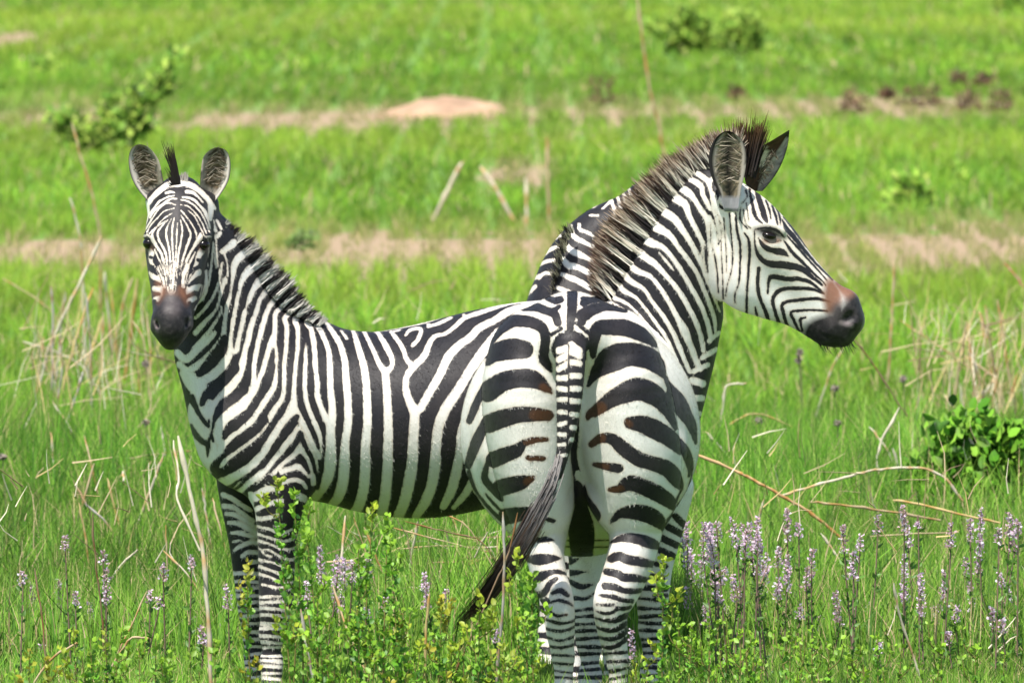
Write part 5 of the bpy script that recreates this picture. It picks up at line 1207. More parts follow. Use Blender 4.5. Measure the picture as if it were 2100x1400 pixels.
# ---------------------------------------------------------------- shrubs and weeds
GRN = np.array([(.25, .45, .06), (.36, .55, .08), (.16, .33, .04), (.44, .58, .11)])
def shrub(name, label, cat, base, branches, nl, size, spread, cols=GRN, group=None, stemc=(.12, .09, .05), elong=1.8, stem_r=1.6, up=.4, dY=0.0):
    """branches: pixel polylines from the base; leaves crowd along their outer part"""
    Y = gdepth(base[1]) + dY; m = mpp(Y)
    root = empty(name, (at(base[0], base[1], Y)[0], Y, 0)); tag(root, label, cat, group)
    st = Acc(); pts = []; wts = []
    for br in branches:
        P = np.array([at(x, y, Y) for x, y in [base] + list(br)])
        P[0, 2] = 0
        P[1:, 1] += prs.normal(0, spread * m * .8) * np.linspace(.3, 1, len(P) - 1)
        C = catmull(P, 6)
        V, F = tube_np(C, np.linspace(stem_r, .4, len(C)) * m, 5); st.add(V, F, stemc)
        k = max(3, int(nl / len(branches)))
        u = (.22 + .78 * prs.random(k) ** .8) * (len(C) - 1); i = np.minimum(u.astype(int), len(C) - 2)
        p = C[i] + (C[i + 1] - C[i]) * (u - i)[:, None] + prs.normal(0, 1, (k, 3)) * spread * m * (1.1 - .55 * (u / len(C)))[:, None]
        pts.append(p)
    p = np.concatenate(pts); p[:, 2] = np.maximum(p[:, 2], .02)
    c = cols[prs.integers(0, len(cols), len(p))] * prs.uniform(.7, 1.25, (len(p), 1))
    V, F, C = leaves(p, size * m, c, elong=elong, up=up)
    mesh_np("foliage", V, F, SHRUB, root, colors=C); st.build("stem", STRAW, root)
    return root
shrub("shrub", "dark feathery shrub leaning right on the far left above the facing zebra", "shrub", (232, 328), [[(270, 260), (300, 215), (335, 160), (362, 112)], [(285, 250), (330, 190), (350, 165)], [(262, 270), (275, 225), (280, 190)], [(225, 270), (215, 235), (235, 205)], [(200, 285), (160, 255), (120, 240)],
      [(190, 300), (150, 290), (100, 250)], [(270, 300), (300, 262)], [(170, 310), (150, 300)], [(240, 290), (250, 240)], [(220, 310), (180, 280)]], 1100, 21, 13)
shrub("shrub", "rounded dark green bush beside a smaller one at the top right", "shrub", (1420, 116), [[(1400, 80), (1385, 45)], [(1420, 70), (1415, 22)], [(1440, 80), (1450, 40)], [(1390, 95), (1360, 78)], [(1450, 100), (1470, 70)], [(1405, 60), (1400, 30)], [(1375, 85), (1345, 62), (1332, 58)]], 1000, 17, 16)
shrub("shrub", "smaller upright bush standing right of the rounded dark green one", "shrub", (1515, 120), [[(1500, 80), (1490, 60)], [(1520, 70), (1525, 25)], [(1535, 85), (1550, 55)], [(1505, 95), (1480, 85)], [(1530, 60), (1535, 35)], [(1545, 100), (1556, 80)]], 700, 17, 15)
shrub("weed", "small dark green weed right of the far bush's shadowed base, above the grazing strip", "weed", (1862, 442), [[(1862, 400), (1860, 355)], [(1880, 410), (1900, 395)], [(1845, 410), (1822, 400)], [(1885, 425), (1908, 420)], [(1840, 428), (1818, 425)], [(1855, 380), (1840, 370)], [(1872, 380), (1888, 372)]], 150, 22, 9)
shrub("weed", "tiny dark weed in the grass at the upper left", "weed", (95, 166), [[(90, 140), (88, 125)], [(105, 145), (110, 135)], [(80, 150), (76, 142)]], 110, 14, 10)
shrub("weed", "small faint weed in the grass near the right edge", "weed", (1965, 386), [[(1962, 365), (1960, 350)], [(1980, 372), (1990, 366)]], 60, 16, 8)
shrub("shrub", "dark bush cut off by the top right corner", "shrub", (2062, 30), [[(2050, 10), (2040, -10)], [(2070, 5), (2080, -15)], [(2085, 15), (2105, 0)]], 260, 15, 15)
shrub("weed", "low green weed on the bare strip behind the facing zebra's neck", "weed", (622, 520), [[(620, 500), (615, 478)], [(635, 500), (645, 486)], [(605, 505), (596, 496)]], 110, 15, 10, cols=np.array([(.20, .34, .09), (.26, .38, .12)]))
BRG = np.array([(.13, .34, .025), (.19, .42, .035), (.08, .24, .018), (.24, .46, .05)])
shrub("leafy_plant", "broad-leaved bright green plant low at the right edge", "plant", (2005, 1135), [[(1990, 980), (1975, 900)], [(2010, 960), (2030, 880)], [(2040, 980), (2080, 900)], [(1960, 1000), (1920, 930)], [(2060, 1000), (2110, 930)], [(2000, 1000), (2000, 930)], [(1940, 1020), (1890, 960)], [(2080, 1010), (2130, 960)], [(2030, 1010), (2060, 950)], [(1960, 960), (1950, 900)], [(2060, 960), (2060, 890)], [(2000, 940), (2010, 870)], [(1900, 1040), (1870, 980)], [(1960, 930), (1935, 880)]], 1600, 29, 30, cols=BRG, elong=1.5, stem_r=2.5, up=.7)
BRN = np.array([(.20, .115, .07), (.26, .16, .10), (.14, .085, .055)])
for x, y0, y1, lb in [(1233, 160, 215, "withered reddish tuft behind the tall thin stalk"), (1510, 183, 208, "tiny withered brown tuft between the far bush and the right head's mane"), (1750, 190, 235, "withered dark tuft at the near end of the far stony strip"), (1890, 178, 218, "broadest withered dark tuft on the far stony strip"),
                      (1965, 150, 182, "small withered tuft standing back from the strip, the left of two"), (2018, 152, 184, "small withered tuft standing back from the strip, the right of two"), (1985, 186, 232, "withered tuft right of the broadest one on the strip"), (2052, 190, 232, "withered tuft at the right end of the far strip"), (1820, 186, 205, "low withered tuft just left of the broadest one")]:
    hw = (y1 - y0) * (.5 if x != 1890 else 1.0)
    shrub("dry_tuft", lb, "dry tuft", (x, y1), [[(x - hw * .5, .5 * (y0 + y1)), (x - hw * .8, y0 + 5)], [(x, .5 * (y0 + y1)), (x, y0)], [(x + hw * .5, .5 * (y0 + y1)), (x + hw * .8, y0 + 6)], [(x + hw, y1 - 8)], [(x - hw, y1 - 8)]], 130, 11, 7, cols=BRN, group="withered tufts on the far strip")
# ---------------------------------------------------------------- dry stalks
def stalk(pts, wpx, col, label, group, Y=None, foot=True, name="dry_stalk"):
    yb = max(p[1] for p in pts)
    flat = max(p[1] for p in pts) - min(p[1] for p in pts) < 75
    if Y is None: Y = gdepth(yb + (150 if flat else 110))
    m = mpp(Y); P = [at(x, y, Y) for x, y in pts]
    e = P[-1] if pts[-1][1] >= pts[0][1] else P[0]
    if foot and e[2] > .02:
        q_ = P[-2] if pts[-1][1] >= pts[0][1] else P[1]
        sl_ = np.clip((e[0] - q_[0]) / max(.05, abs(e[2] - q_[2])), -.6, .6)
        f = np.array([e[0] + sl_ * (e[2] + .02), e[1], -.02])
        P = P + [f] if pts[-1][1] >= pts[0][1] else [f] + P
    P = np.array(P); C = np.concatenate([P[i] + (P[i + 1] - P[i]) * np.linspace(0, 1, 6)[:-1, None] for i in range(len(P) - 1)] + [P[-1:]])
    C[1:-1] = .5 * C[1:-1] + .25 * (C[:-2] + C[2:]); C = C + prs.normal(0, .6 * m, C.shape)
    C[:, 1] += np.linspace(0, prs.normal(0, .05), len(C))
    r = wpx * .40 * m * (.86 + .30 * (np.arange(len(C)) % 5 == 2) + .1 * prs.normal(0, 1, len(C)).clip(-1, 1)) * np.where(np.arange(len(C)) == 0, .5, 1)
    V, F = tube_np(C, r, 6)
    c = np.array(col) * prs.uniform(.8, 1.15, (len(C), 1)) * (1 - .25 * np.linspace(0, 1, len(C)))[:, None]
    c = c * np.where((prs.random(len(C)) < .3)[:, None], np.array((.85, .62, .38)), 1.0)
    o = mesh_np(name, V, F, STRAW, colors=np.repeat(c, 6, 0))
    tag(o, label, "stalk", group)
    return o
PALE, TAN, YEL, BRW, ORG, GRY = (.70, .62, .46), (.55, .42, .25), (.60, .45, .20), (.26, .17, .10), (.58, .38, .19), (.48, .43, .38)
GL = "dry stalks left of the facing zebra"; LL = "dry stalk in the loose tangle left of the facing zebra's head"
for pts, w_, col, lb in [
 ([(143, 404), (162, 471), (168, 550), (171, 650), (175, 721)], 8, PALE, "tall pale upright stalk left of the facing zebra, crossed by a leaning one"),
 ([(209, 484), (168, 571), (132, 643), (100, 711), (79, 796)], 9, PALE, "long pale stalk leaning right across the upright one left of the facing zebra"),
 ([(147, 250), (165, 320), (190, 400), (205, 480), (206, 560)], 7, TAN, "tallest thin brown stalk, rising in front of the dark feathery shrub"),
 ([(105, 586), (109, 650), (107, 721), (109, 810)], 7, GRY, LL), ([(191, 589), (168, 657), (146, 728), (129, 796)], 8, YEL, LL), ([(134, 600), (125, 668), (118, 743)], 6, GRY, LL), ([(214, 557), (219, 614)], 9, PALE, LL), ([(211, 650), (184, 728)], 7, YEL, LL), ([(212, 640), (209, 721)], 7, TAN, LL),
 ([(273, 568), (254, 614), (246, 657)], 7, TAN, LL), ([(282, 571), (273, 650), (264, 714)], 9, YEL, LL), ([(271, 657), (296, 693), (310, 821)], 5, TAN, LL), ([(282, 703), (284, 785)], 6, YEL, LL), ([(5, 571), (68, 607), (110, 640)], 4, TAN, LL), ([(46, 700), (107, 718), (168, 746)], 5, PALE, LL),
 ([(171, 760), (157, 807), (143, 850)], 7, GRY, LL), ([(107, 821), (143, 875)], 5, PALE, LL), ([(90, 690), (84, 740), (76, 800)], 5, TAN, LL), ([(122, 690), (128, 760), (116, 830)], 6, GRY, LL), ([(176, 600), (184, 680), (188, 830)], 6, GRY, LL), ([(228, 590), (236, 680)], 5, YEL, LL), ([(300, 640), (310, 720), (306, 800)], 5, TAN, LL),
]: stalk(pts, w_, col, lb, GL)
GF = "dry stalks low at the left front"; LF = "short dry straw in the grass below the facing zebra's chest, left"
for pts, w_, col, lb in [
 ([(330, 873), (338, 925)], 7, PALE, LF), ([(336, 930), (312, 995)], 7, PALE, LF), ([(173, 893), (188, 952)], 5, TAN, LF), ([(194, 948), (173, 1019)], 6, TAN, LF), ([(155, 995), (177, 1035), (220, 1070)], 6, GRY, LF), ([(161, 1030), (173, 1085), (181, 1145)], 6, YEL, LF), ([(334, 1129), (393, 1184)], 6, PALE, LF),
 ([(244, 1160), (283, 1125)], 6, PALE, LF), ([(302, 1211), (267, 1286)], 5, TAN, LF), ([(104, 885), (110, 960)], 6, PALE, LF), ([(220, 980), (230, 1020)], 6, YEL, LF), ([(252, 965), (254, 985)], 6, PALE, LF), ([(415, 1000), (423, 1055)], 6, PALE, LF), ([(435, 1020), (450, 1075)], 5, TAN, LF), ([(260, 940), (330, 930), (395, 925)], 4, TAN, LF), ([(340, 1075), (344, 1180)], 4, TAN, LF), ([(100, 1350), (160, 1315)], 7, TAN, LF), ([(250, 1330), (270, 1305), (305, 1308)], 7, TAN, LF)]:
    stalk(pts, w_, col, lb, GF, foot=False if pts[0][1] < 1120 and abs(pts[0][1] - pts[-1][1]) < 40 else True)
stalk([(365, 893), (393, 1027), (416, 1125), (426, 1243), (432, 1396)], 13, PALE, "thickest pale stalk, upright in front of the facing zebra's forelegs at left", "tall stalks at the front", Y=-1.0)
stalk([(355, 901), (369, 980), (361, 1019), (412, 1125)], 7, PALE, "kinked pale stalk leaning into the thickest one", "tall stalks at the front", Y=-.98, foot=False)
stalk([(189, 1054), (196, 1164), (208, 1243), (212, 1330)], 5, BRW, "thin dark brown stem in the front left grass", "tall stalks at the front", Y=1.2)
stalk([(71, 1164), (86, 1262), (98, 1396)], 5, BRW, "thin dark brown stem near the bottom left corner", "tall stalks at the front", Y=.2)
GR = "dry stalks right of the zebras"; LR = "dry stalk in the broken clump behind the broad-leaved plant at right"
for pts, w_, col, lb, Y in [
 ([(1748, 689), (1793, 750), (1846, 832), (1900, 911), (1950, 996)], 5, BRW, "long thin brown stem slanting down from below the right zebra's muzzle", 13.5), ([(1834, 536), (1830, 643), (1825, 714)], 7, TAN, "upright yellow stalk in the grass right of the right zebra's muzzle", None),
 ([(1532, 786), (1488, 788), (1480, 850), (1473, 896)], 6, PALE, "pale stalk bent over at a right angle beside the rear zebra's chest", None), ([(1495, 871), (1532, 850), (1571, 852), (1629, 879)], 6, YEL, "arched straw in the grass right of the rump", None), ([(1730, 712), (1707, 750), (1693, 793)], 5, PALE, "short pale blade just under the right muzzle", None),
 ([(1446, 884), (1479, 918), (1518, 964)], 8, PALE, "pale straw slanting down onto the orange stalk", None), ([(1424, 930), (1507, 964), (1537, 980), (1587, 1007), (1650, 1043), (1690, 1073), (1733, 1110)], 9, ORG, "long orange stalk slanting down to the right from the rump", 7.0),
 ([(1845, 836), (1807, 904), (1796, 943), (1804, 979), (1825, 998)], 7, PALE, "curved pale stalk shaped like a bracket, right of the orange one", None), ([(1782, 875), (1811, 907), (1839, 961)], 6, PALE, "short pale stalk beside the curved one", None), ([(1830, 918), (1854, 996)], 9, PALE, "thick short pale stalk beside the curved one", None),
 ([(1597, 1017), (1653, 1000), (1720, 982), (1783, 965), (1843, 958), (1900, 960), (1940, 980), (1973, 1027)], 7, PALE, "long arched straw lying across the grass at right", None), ([(1663, 1029), (1733, 1037), (1833, 1053), (1933, 1073)], 7, TAN, "straight straw lying under the long arched one", None),
 ([(1830, 1025), (1883, 1032), (1987, 1057), (2050, 1070)], 7, YEL, "orange-ended straw lying before the broad-leaved plant", None), ([(1783, 1100), (1883, 1093), (1967, 1090)], 4, TAN, "thin level straw above the pink flowers at right", None), ([(1567, 1023), (1553, 1083), (1547, 1140)], 7, PALE, "upright pale straw among the pink spikes", None),
 ([(1683, 1093), (1717, 1140), (1740, 1180)], 7, PALE, "pale straw leaning left below the orange stalk's end", None), ([(1832, 1195), (1843, 1257), (1870, 1337)], 7, PALE, "pale stick among the flowers near the bottom right", None),
 ([(1982, 657), (1971, 729)], 8, TAN, LR, 20), ([(1986, 664), (2000, 821)], 8, TAN, LR, 20), ([(2021, 625), (2032, 732), (2043, 771)], 7, TAN, LR, 20.5), ([(2046, 614), (2061, 714), (2079, 829)], 8, TAN, LR, 20.2), ([(1979, 729), (2036, 771)], 8, TAN, LR, 20), ([(2043, 771), (2007, 825)], 7, PALE, LR, 20), ([(1968, 786), (1979, 868)], 7, PALE, LR, 19.7), ([(1932, 804), (1950, 832)], 6, TAN, LR, 19.6),
 ([(2007, 636), (2025, 693)], 7, TAN, LR, 20.4), ([(1846, 657), (1932, 714), (2007, 764)], 4, TAN, LR, 20.4), ([(1936, 939), (1946, 996)], 7, PALE, LR, 14), ([(2046, 910), (2043, 996)], 5, PALE, LR, 14), ([(2010, 640), (2030, 760), (2060, 850)], 6, TAN, LR, 20.3), ([(2056, 640), (2046, 740), (2035, 850)], 6, TAN, LR, 20.1), ([(1990, 720), (2016, 800), (2020, 880)], 6, GRY, LR, 19.9),
 ([(2090, 760), (2066, 830), (2060, 880)], 6, TAN, LR, 20), ([(2100, 590), (2080, 560), (2060, 540)], 6, (.45, .24, .18), "reddish seed-tipped stem at the right edge", 26),
]: stalk(pts, w_, col, lb, GR, Y=Y, foot=(abs(pts[0][1] - pts[-1][1]) > 60))
GB = "dry stalks in the meadow behind"
for pts, w_, col, lb in [
 ([(1306, -10), (1320, 100), (1335, 200), (1352, 260), (1362, 320)], 8, TAN, "very tall thin stalk rising out of the top behind the right zebra's mane"), ([(950, 330), (925, 375), (895, 440)], 12, PALE, "broad pale straw leaning right, left of a pair behind the backs"), ([(985, 340), (1015, 385), (1050, 445)], 12, PALE, "broad pale straw leaning left, right of a pair behind the backs"),
 ([(1078, 365), (1080, 430)], 9, PALE, "short upright pale straw between the pair and the thin stalk behind the backs"), ([(1122, 280), (1124, 360), (1126, 450)], 8, TAN, "thin upright tan stalk behind the third zebra's neck")]:
    stalk(pts, w_, col, lb, GB, Y=gdepth(470) if pts[0][0] > 0 else None)
GM = "dry stalks under the belly"; LM = "dry straw in the criss-cross litter under the side-on zebra's belly"
for pts, w_, col in [([(709, 1057), (700, 1143)], 8, PALE), ([(857, 1069), (849, 1114)], 7, PALE), ([(923, 1046), (946, 1109), (960, 1149)], 6, TAN), ([(917, 1091), (926, 1177)], 7, GRY), ([(1000, 1091), (974, 1143)], 6, PALE), ([(874, 1154), (960, 1149), (1017, 1140)], 4, TAN), ([(980, 1123), (1023, 1120)], 5, PALE), ([(957, 1123), (963, 1200)], 5, TAN),
                     ([(746, 1080), (774, 1149), (800, 1206)], 6, TAN), ([(800, 1080), (900, 1106), (1000, 1130)], 4, TAN), ([(830, 1068), (930, 1094), (990, 1105)], 4, BRW), ([(820, 1125), (900, 1118), (1000, 1122)], 4, TAN), ([(940, 1170), (1000, 1200)], 4, YEL), ([(1000, 1140), (930, 1175)], 4, YEL), ([(725, 1060), (738, 1098)], 4, YEL), ([(968, 1155), (985, 1205)], 6, PALE), ([(835, 1203), (880, 1205)], 4, PALE), ([(905, 1050), (960, 1075)], 4, TAN)]:
    stalk(pts, w_, col, LM, GM, Y=gdepth(1320 + prs.uniform(-25, 40)), foot=pts[0][1] < 1075)
for pts, w_, col, lb, Y in [([(880, 1214), (874, 1286), (871, 1397)], 8, YEL, "straight yellow stalk in front below the belly", -1.2), ([(1031, 1049), (1034, 1143), (1031, 1257), (1023, 1329), (1018, 1400)], 8, GRY, "grey-brown stem standing before the tail", -1.2), ([(683, 1200), (711, 1286), (760, 1397)], 7, TAN, "tan stalk leaning left in the front leaves", -1.3),
                            ([(617, 1249), (629, 1329), (643, 1397)], 9, GRY, "greyish stem among the leafy sprigs at the forelegs", -1.9), ([(1062, 1050), (1045, 1130), (1018, 1190)], 5, BRW, "thin twig crossing the tail", -1.15)]:
    stalk(pts, w_, col, lb, "tall stalks at the front", Y=Y)
# ---------------------------------------------------------------- dark seed heads
for x, y, lb in [(300, 866, "round grey seed head on a thin stem in front of the facing zebra's chest"), (298, 745, "grey seed head below the facing zebra's muzzle, left"), (1640, 722, "upper dark seed head under the right zebra's jaw"), (1638, 738, "lower dark seed head under the right zebra's jaw"), (1712, 795, "dark seed head in the grass below the right muzzle"), (1717, 868, "grey seed head lowest in the grass below the right muzzle"),
                 (1852, 778, "dark seed head crossed by the thin brown stem"), (1930, 880, "grey seed head beside the broad-leaved plant"), (1556, 862, "small grey seed head under the arched straw"), (5, 935, "seed head at the left edge")]:
    Y = gdepth(y + 190); m = mpp(Y)
    root = empty("seed_head", (at(x, y, Y)[0], Y, 0)); tag(root, lb, "seed head", "grey seed heads in the grass")
    a = Acc(); top = at(x, y, Y)
    for k in range(26):
        d = prs.normal(0, 1, 3); d /= np.linalg.norm(d)
        V, F = tube_np([top, top + d * 9 * m], [2.6 * m, 1.2 * m], 4); a.add(V, F, np.array((.24, .20, .16)) * prs.uniform(.6, 1.3))
    a.build("head", STRAW, root, smooth=False)
    b2 = Acc(); V, F = tube_np(catmull(np.array([top, top + np.array([.01, 0, -.15]), [top[0] + .015, Y, 0]]), 5), 1.3 * m, 4); b2.add(V, F, (.2, .22, .08)); b2.build("stem", STRAW, root)
# ---------------------------------------------------------------- pink flower spikes
def spike(x, yt, yb, dx, pink, label, group, Y):
    m = mpp(Y); t = at(x, yt, Y); e = at(x + dx, yb, Y); f = np.array([e[0] + prs.normal(0, .03), Y + prs.normal(0, .03), -.02])
    root = empty("flower_spike", (f[0], f[1], 0)); tag(root, label, "wildflower", group)
    C = catmull(np.array([t, e, f]), 8)
    s = Acc(); V, F = tube_np(C, np.linspace(.8, 2.0, len(C)) * m, 4); s.add(V, F, (.22, .15, .11)); s.build("stem", STRAW, root)
    n = int(max(30, (yb - yt) * 1.5))
    u = prs.random(n)
    ang = prs.random(n) * 2 * np.pi; rad = (3.0 + 6.8 * u ** .6) * m * prs.uniform(.4, 1.05, n)
    p = t + (e - t) * u[:, None] + np.stack([np.cos(ang) * rad, np.sin(ang) * rad, prs.normal(0, 1.5, n) * m], 1)
    fresh = (prs.random(n) < pink)[:, None]
    c = np.where(fresh, np.array((.90, .64, .82)) * prs.uniform(.75, 1.25, (n, 1)), np.array((.56, .38, .40)) * prs.uniform(.6, 1.3, (n, 1)))
    c = np.where((prs.random(n) < .18)[:, None], np.array((.85, .78, .84)), c)
    V, F, Cc = leaves(p, 6.2 * m, np.clip(c, 0, .9), elong=1.25, up=.1, fold=.5)
    mesh_np("blossom", V, F, PET, root, colors=Cc)
    k = 26; u = prs.random(k); p = e + (f - e) * (u[:, None] * .8)
    V, F, Cc = leaves(p, 16 * m, np.array((.10, .23, .03)) * prs.uniform(.6, 1.3, (k, 1)), elong=2.2, up=.5)
    mesh_np("foliage", V, F, LEAF, root, colors=Cc)
R5 = (1400, 950, 3.0)
FR = "pink flower spikes right of the rump"; FLB = "pink flower spikes low at the left"; FMB = "pink flower spikes under the belly"
for (x, y0, y1, dx, pk), lb in [
 ((20, 350, 640, 10, .8), "tall dense pink flower spike touching the rear zebra's right leg"), ((165, 360, 610, 10, .9), "bright pink spike, second from the rear zebra's right leg"), ((215, 360, 480, 0, .5), None), ((380, 460, 600, -8, .9), None), ((430, 450, 600, 0, .7), None), ((460, 520, 680, -10, .5), None), ((645, 280, 480, 0, .25), None), ((650, 560, 800, -10, .8), None), ((590, 520, 640, -4, .6), None),
 ((590, 700, 850, -6, .8), None), ((715, 370, 470, 0, .8), None), ((800, 530, 700, -8, .5), None), ((770, 640, 780, -10, .3), None), ((310, 690, 850, 24, .7), None), ((445, 800, 900, 0, .8), None), ((140, 870, 1000, 4, .6), None), ((265, 880, 1000, 4, .8), None), ((245, 1180, 1300, 4, .5), None), ((720, 870, 960, 0, .7), None), ((850, 940, 1060, -50, .7), None),
 ((940, 780, 1000, 24, .35), None), ((1140, 860, 1060, 0, .6), None), ((985, 380, 560, 10, .25), None), ((1090, 440, 540, 0, .85), None), ((1050, 540, 620, 0, .8), None), ((1040, 610, 720, 10, .8), None), ((1355, 260, 420, 8, .25), None), ((1385, 400, 520, 4, .85), None), ((1360, 560, 860, 6, .9), "longest pale pink spike, upright at the middle of the flower patch"), ((1465, 680, 940, 4, .7), None),
 ((1200, 320, 440, 0, .3), None), ((1440, 360, 400, 10, .8), None), ((1610, 660, 900, -4, .3), None), ((1690, 880, 980, -16, .7), None), ((1835, 280, 580, -6, .7), "tall pink spike near the right edge with a bare lower half"), ((1770, 340, 480, 0, .4), None), ((1650, 370, 520, 0, .3), None), ((1820, 590, 680, -4, .6), None), ((1740, 590, 700, 0, .5), None), ((1770, 720, 940, 8, .3), None),
 ((1905, 880, 1010, 0, .6), None), ((1950, 670, 760, 14, .7), None), ((2000, 760, 860, 6, .7), None), ((2010, 310, 460, 0, .4), None), ((2040, 410, 560, 0, .5), None), ((2060, 350, 440, 4, .5), None), ((1945, 400, 500, 0, .4), None), ((1970, 960, 1050, 0, .6), None), ((1640, 1040, 1120, 0, .5), None), ((1210, 1090, 1180, 0, .5), None), ((1480, 1180, 1260, 0, .4), None), ((30, 760, 900, 8, .3), None), ((1550, 880, 1000, 0, .4), None)]:
    yb = 950 + y1 / 3
    spike(1400 + x / 3, 950 + y0 / 3, yb, dx / 3, pk, lb or "pink flower spike in the patch right of the rear zebra", FR, Y=prs.uniform(2.2, 4.2))
for k_ in range(16):
    x = prs.uniform(1385, 1580); y0 = prs.uniform(1062, 1170)
    spike(x, y0, y0 + prs.uniform(40, 95), prs.normal(0, 9), prs.uniform(.6, .95), "pink flower spike in the densest drift, close beside the rear zebra's right legs", FR, Y=prs.uniform(2.0, 4.6))
for x, y0, y1, dx, pk in [(134, 1098, 1130, 0, .8), (45, 1172, 1200, 2, .8), (212, 1130, 1160, 0, .7), (218, 1165, 1240, 0, .7), (155, 1212, 1245, 0, .8), (185, 1235, 1275, 0, .8), (85, 1318, 1345, 0, .8), (22, 1308, 1335, 0, .6), (28, 1358, 1395, 0, .7), (308, 1212, 1240, 0, .8), (324, 1226, 1248, 2, .8), (464, 1198, 1250, 4, .8), (393, 1262, 1290, 0, .7), (413, 1285, 1325, 4, .7), (335, 1155, 1190, 0, .6), (393, 1140, 1170, 0, .5), (455, 1268, 1300, 0, .6), (120, 1190, 1280, 2, .2), (65, 1200, 1290, 4, .2), (455, 1375, 1400, 0, .6)]:
    spike(x, y0, y1, dx, pk * .7, "small pink flower spike in the grass left of the side-on zebra's legs", FLB, Y=prs.uniform(2.0, 4.0))
for x, y0, y1, dx, pk in [(655, 1120, 1200, 4, .6), (690, 1140, 1200, 0, .8), (705, 1145, 1215, 0, .7), (722, 1150, 1195, 0, .6), (735, 1160, 1190, 0, .7), (755, 1145, 1185, 0, .8), (685, 1185, 1260, 6, .6), (700, 1215, 1260, 0, .7), (617, 1205, 1260, 0, .7), (752, 1245, 1275, 0, .8), (870, 1175, 1215, 2, .8), (875, 1195, 1250, 0, .4), (915, 1210, 1240, 0, .6), (790, 1225, 1255, 0, .4), (1016, 1290, 1320, 0, .6), (1295, 1290, 1380, 4, .7), (630, 1190, 1230, 0, .7)]:
    spike(x, y0, y1, dx, pk, "pink flower spike in the litter below the side-on zebra's belly", FMB, Y=prs.uniform(2.6, 4.0))
# ---------------------------------------------------------------- fine dry litter, too tangled to count
def litter():
    a = Acc()
    for x0, x1, y0, y1, n, Ya, Yb, flat, ln in [(40, 330, 600, 860, 170, 14, 24, .25, 150), (1870, 2110, 620, 900, 230, 15, 23, .3, 130), (690, 1050, 1090, 1240, 190, 4.5, 8, .9, 120), (0, 420, 880, 1320, 90, 3, 9, .35, 90), (1420, 2110, 880, 1320, 120, 3, 11, .4, 100), (100, 2000, 560, 820, 120, 18, 34, .4, 80)]:
        for _ in range(n):
            Y = prs.uniform(Ya, Yb); m = mpp(Y); p = at(prs.uniform(x0, x1), prs.uniform(y0, y1), Y)
            p[2] = min(max(p[2], .05), .55)
            L = ln * m * prs.uniform(.35, 1.1)
            th = prs.uniform(0, np.pi) if prs.random() < flat else np.pi / 2 + prs.normal(0, .22)
            d = np.array([np.cos(th), prs.normal(0, .4), abs(np.sin(th)) * (1 if prs.random() > flat * .6 else .4)]) * L * .5
            k = np.array([prs.normal(0, .05), 0, prs.normal(0, .05)]) * L
            V, F = tube_np([p - d, p + k, p + d], np.array([1.4, 1.1, .4]) * prs.uniform(.5, 1.25) * max(m, .0016), 3)
            a.add(V, F, np.array([PALE, TAN, YEL, BRW, TAN][prs.integers(0, 5)]) * prs.uniform(.75, 1.15))
    o = a.build("straw_litter", STRAW, smooth=False); tag(o, "fine tangled dry straw strewn through the meadow grass", "straw", kind="stuff")
litter()
# ---------------------------------------------------------------- leafy sprigs in front
def sprig(x, yt, xb, Y, tipc, label, group, dens=1.0, side=4, leafpx=15):
    m = mpp(Y); t = at(x, yt, Y); f = np.array([at(xb, 1400, Y)[0], Y + prs.normal(0, .04), 0.0])
    root = empty("leafy_sprig", (f[0], f[1], 0)); tag(root, label, "sprig", group)
    mid = .5 * (t + f) + np.array([prs.normal(0, .012), 0, 0])
    s = Acc(); pos = []; fr = []
    axes = [catmull(np.array([t, mid, f]), 12)]
    H = t[2]
    for k in range(side):
        u = prs.uniform(.12, .62); i = int(u * 24); o = axes[0][min(i, 24)]
        dx = prs.choice([-1, 1]) * prs.uniform(12, 34) * m; up = prs.uniform(30, 70) * m
        e = o + np.array([dx, prs.normal(0, 14) * m, up])
        axes.append(catmull(np.array([e, .5 * (e + o) + np.array([dx * .25, 0, -up * .12]), o]), 6))
    for j, A in enumerate(axes):
        V, F = tube_np(A, np.linspace(.9, 2.6 if j == 0 else 1.4, len(A)) * m, 5); s.add(V, F, (.20, .17, .05))
        L = np.linalg.norm(A[0] - A[-1])
        n = int(L / m / 2.3 * dens)
        u = prs.random(n) ** 1.15 * (len(A) - 1) * .97; i = np.minimum(u.astype(int), len(A) - 2)
        p = A[i] + (A[i + 1] - A[i]) * (u - i)[:, None] + prs.normal(0, 3.2, (n, 3)) * m
        pos.append(p); fr.append(np.clip((A[0][2] - p[:, 2]) / (75 * m), 0, 1))
    p = np.concatenate(pos); q = np.concatenate(fr)[:, None]
    g = BRG[prs.integers(0, len(BRG), len(p))] * prs.uniform(.6, 1.25, (len(p), 1))
    c = np.array(tipc) * (1 - q) * prs.uniform(.7, 1.2, (len(p), 1)) + g * q
    V, F, C = leaves(p, leafpx * m, c, elong=1.45, up=.5, fold=.3)
    mesh_np("foliage", V, F, LEAF, root, colors=C); s.build("stem", STRAW, root)
YT = (.42, .50, .04); OT = (.48, .42, .04); GT = (.28, .48, .035)
SG = "leafy sprigs along the front"
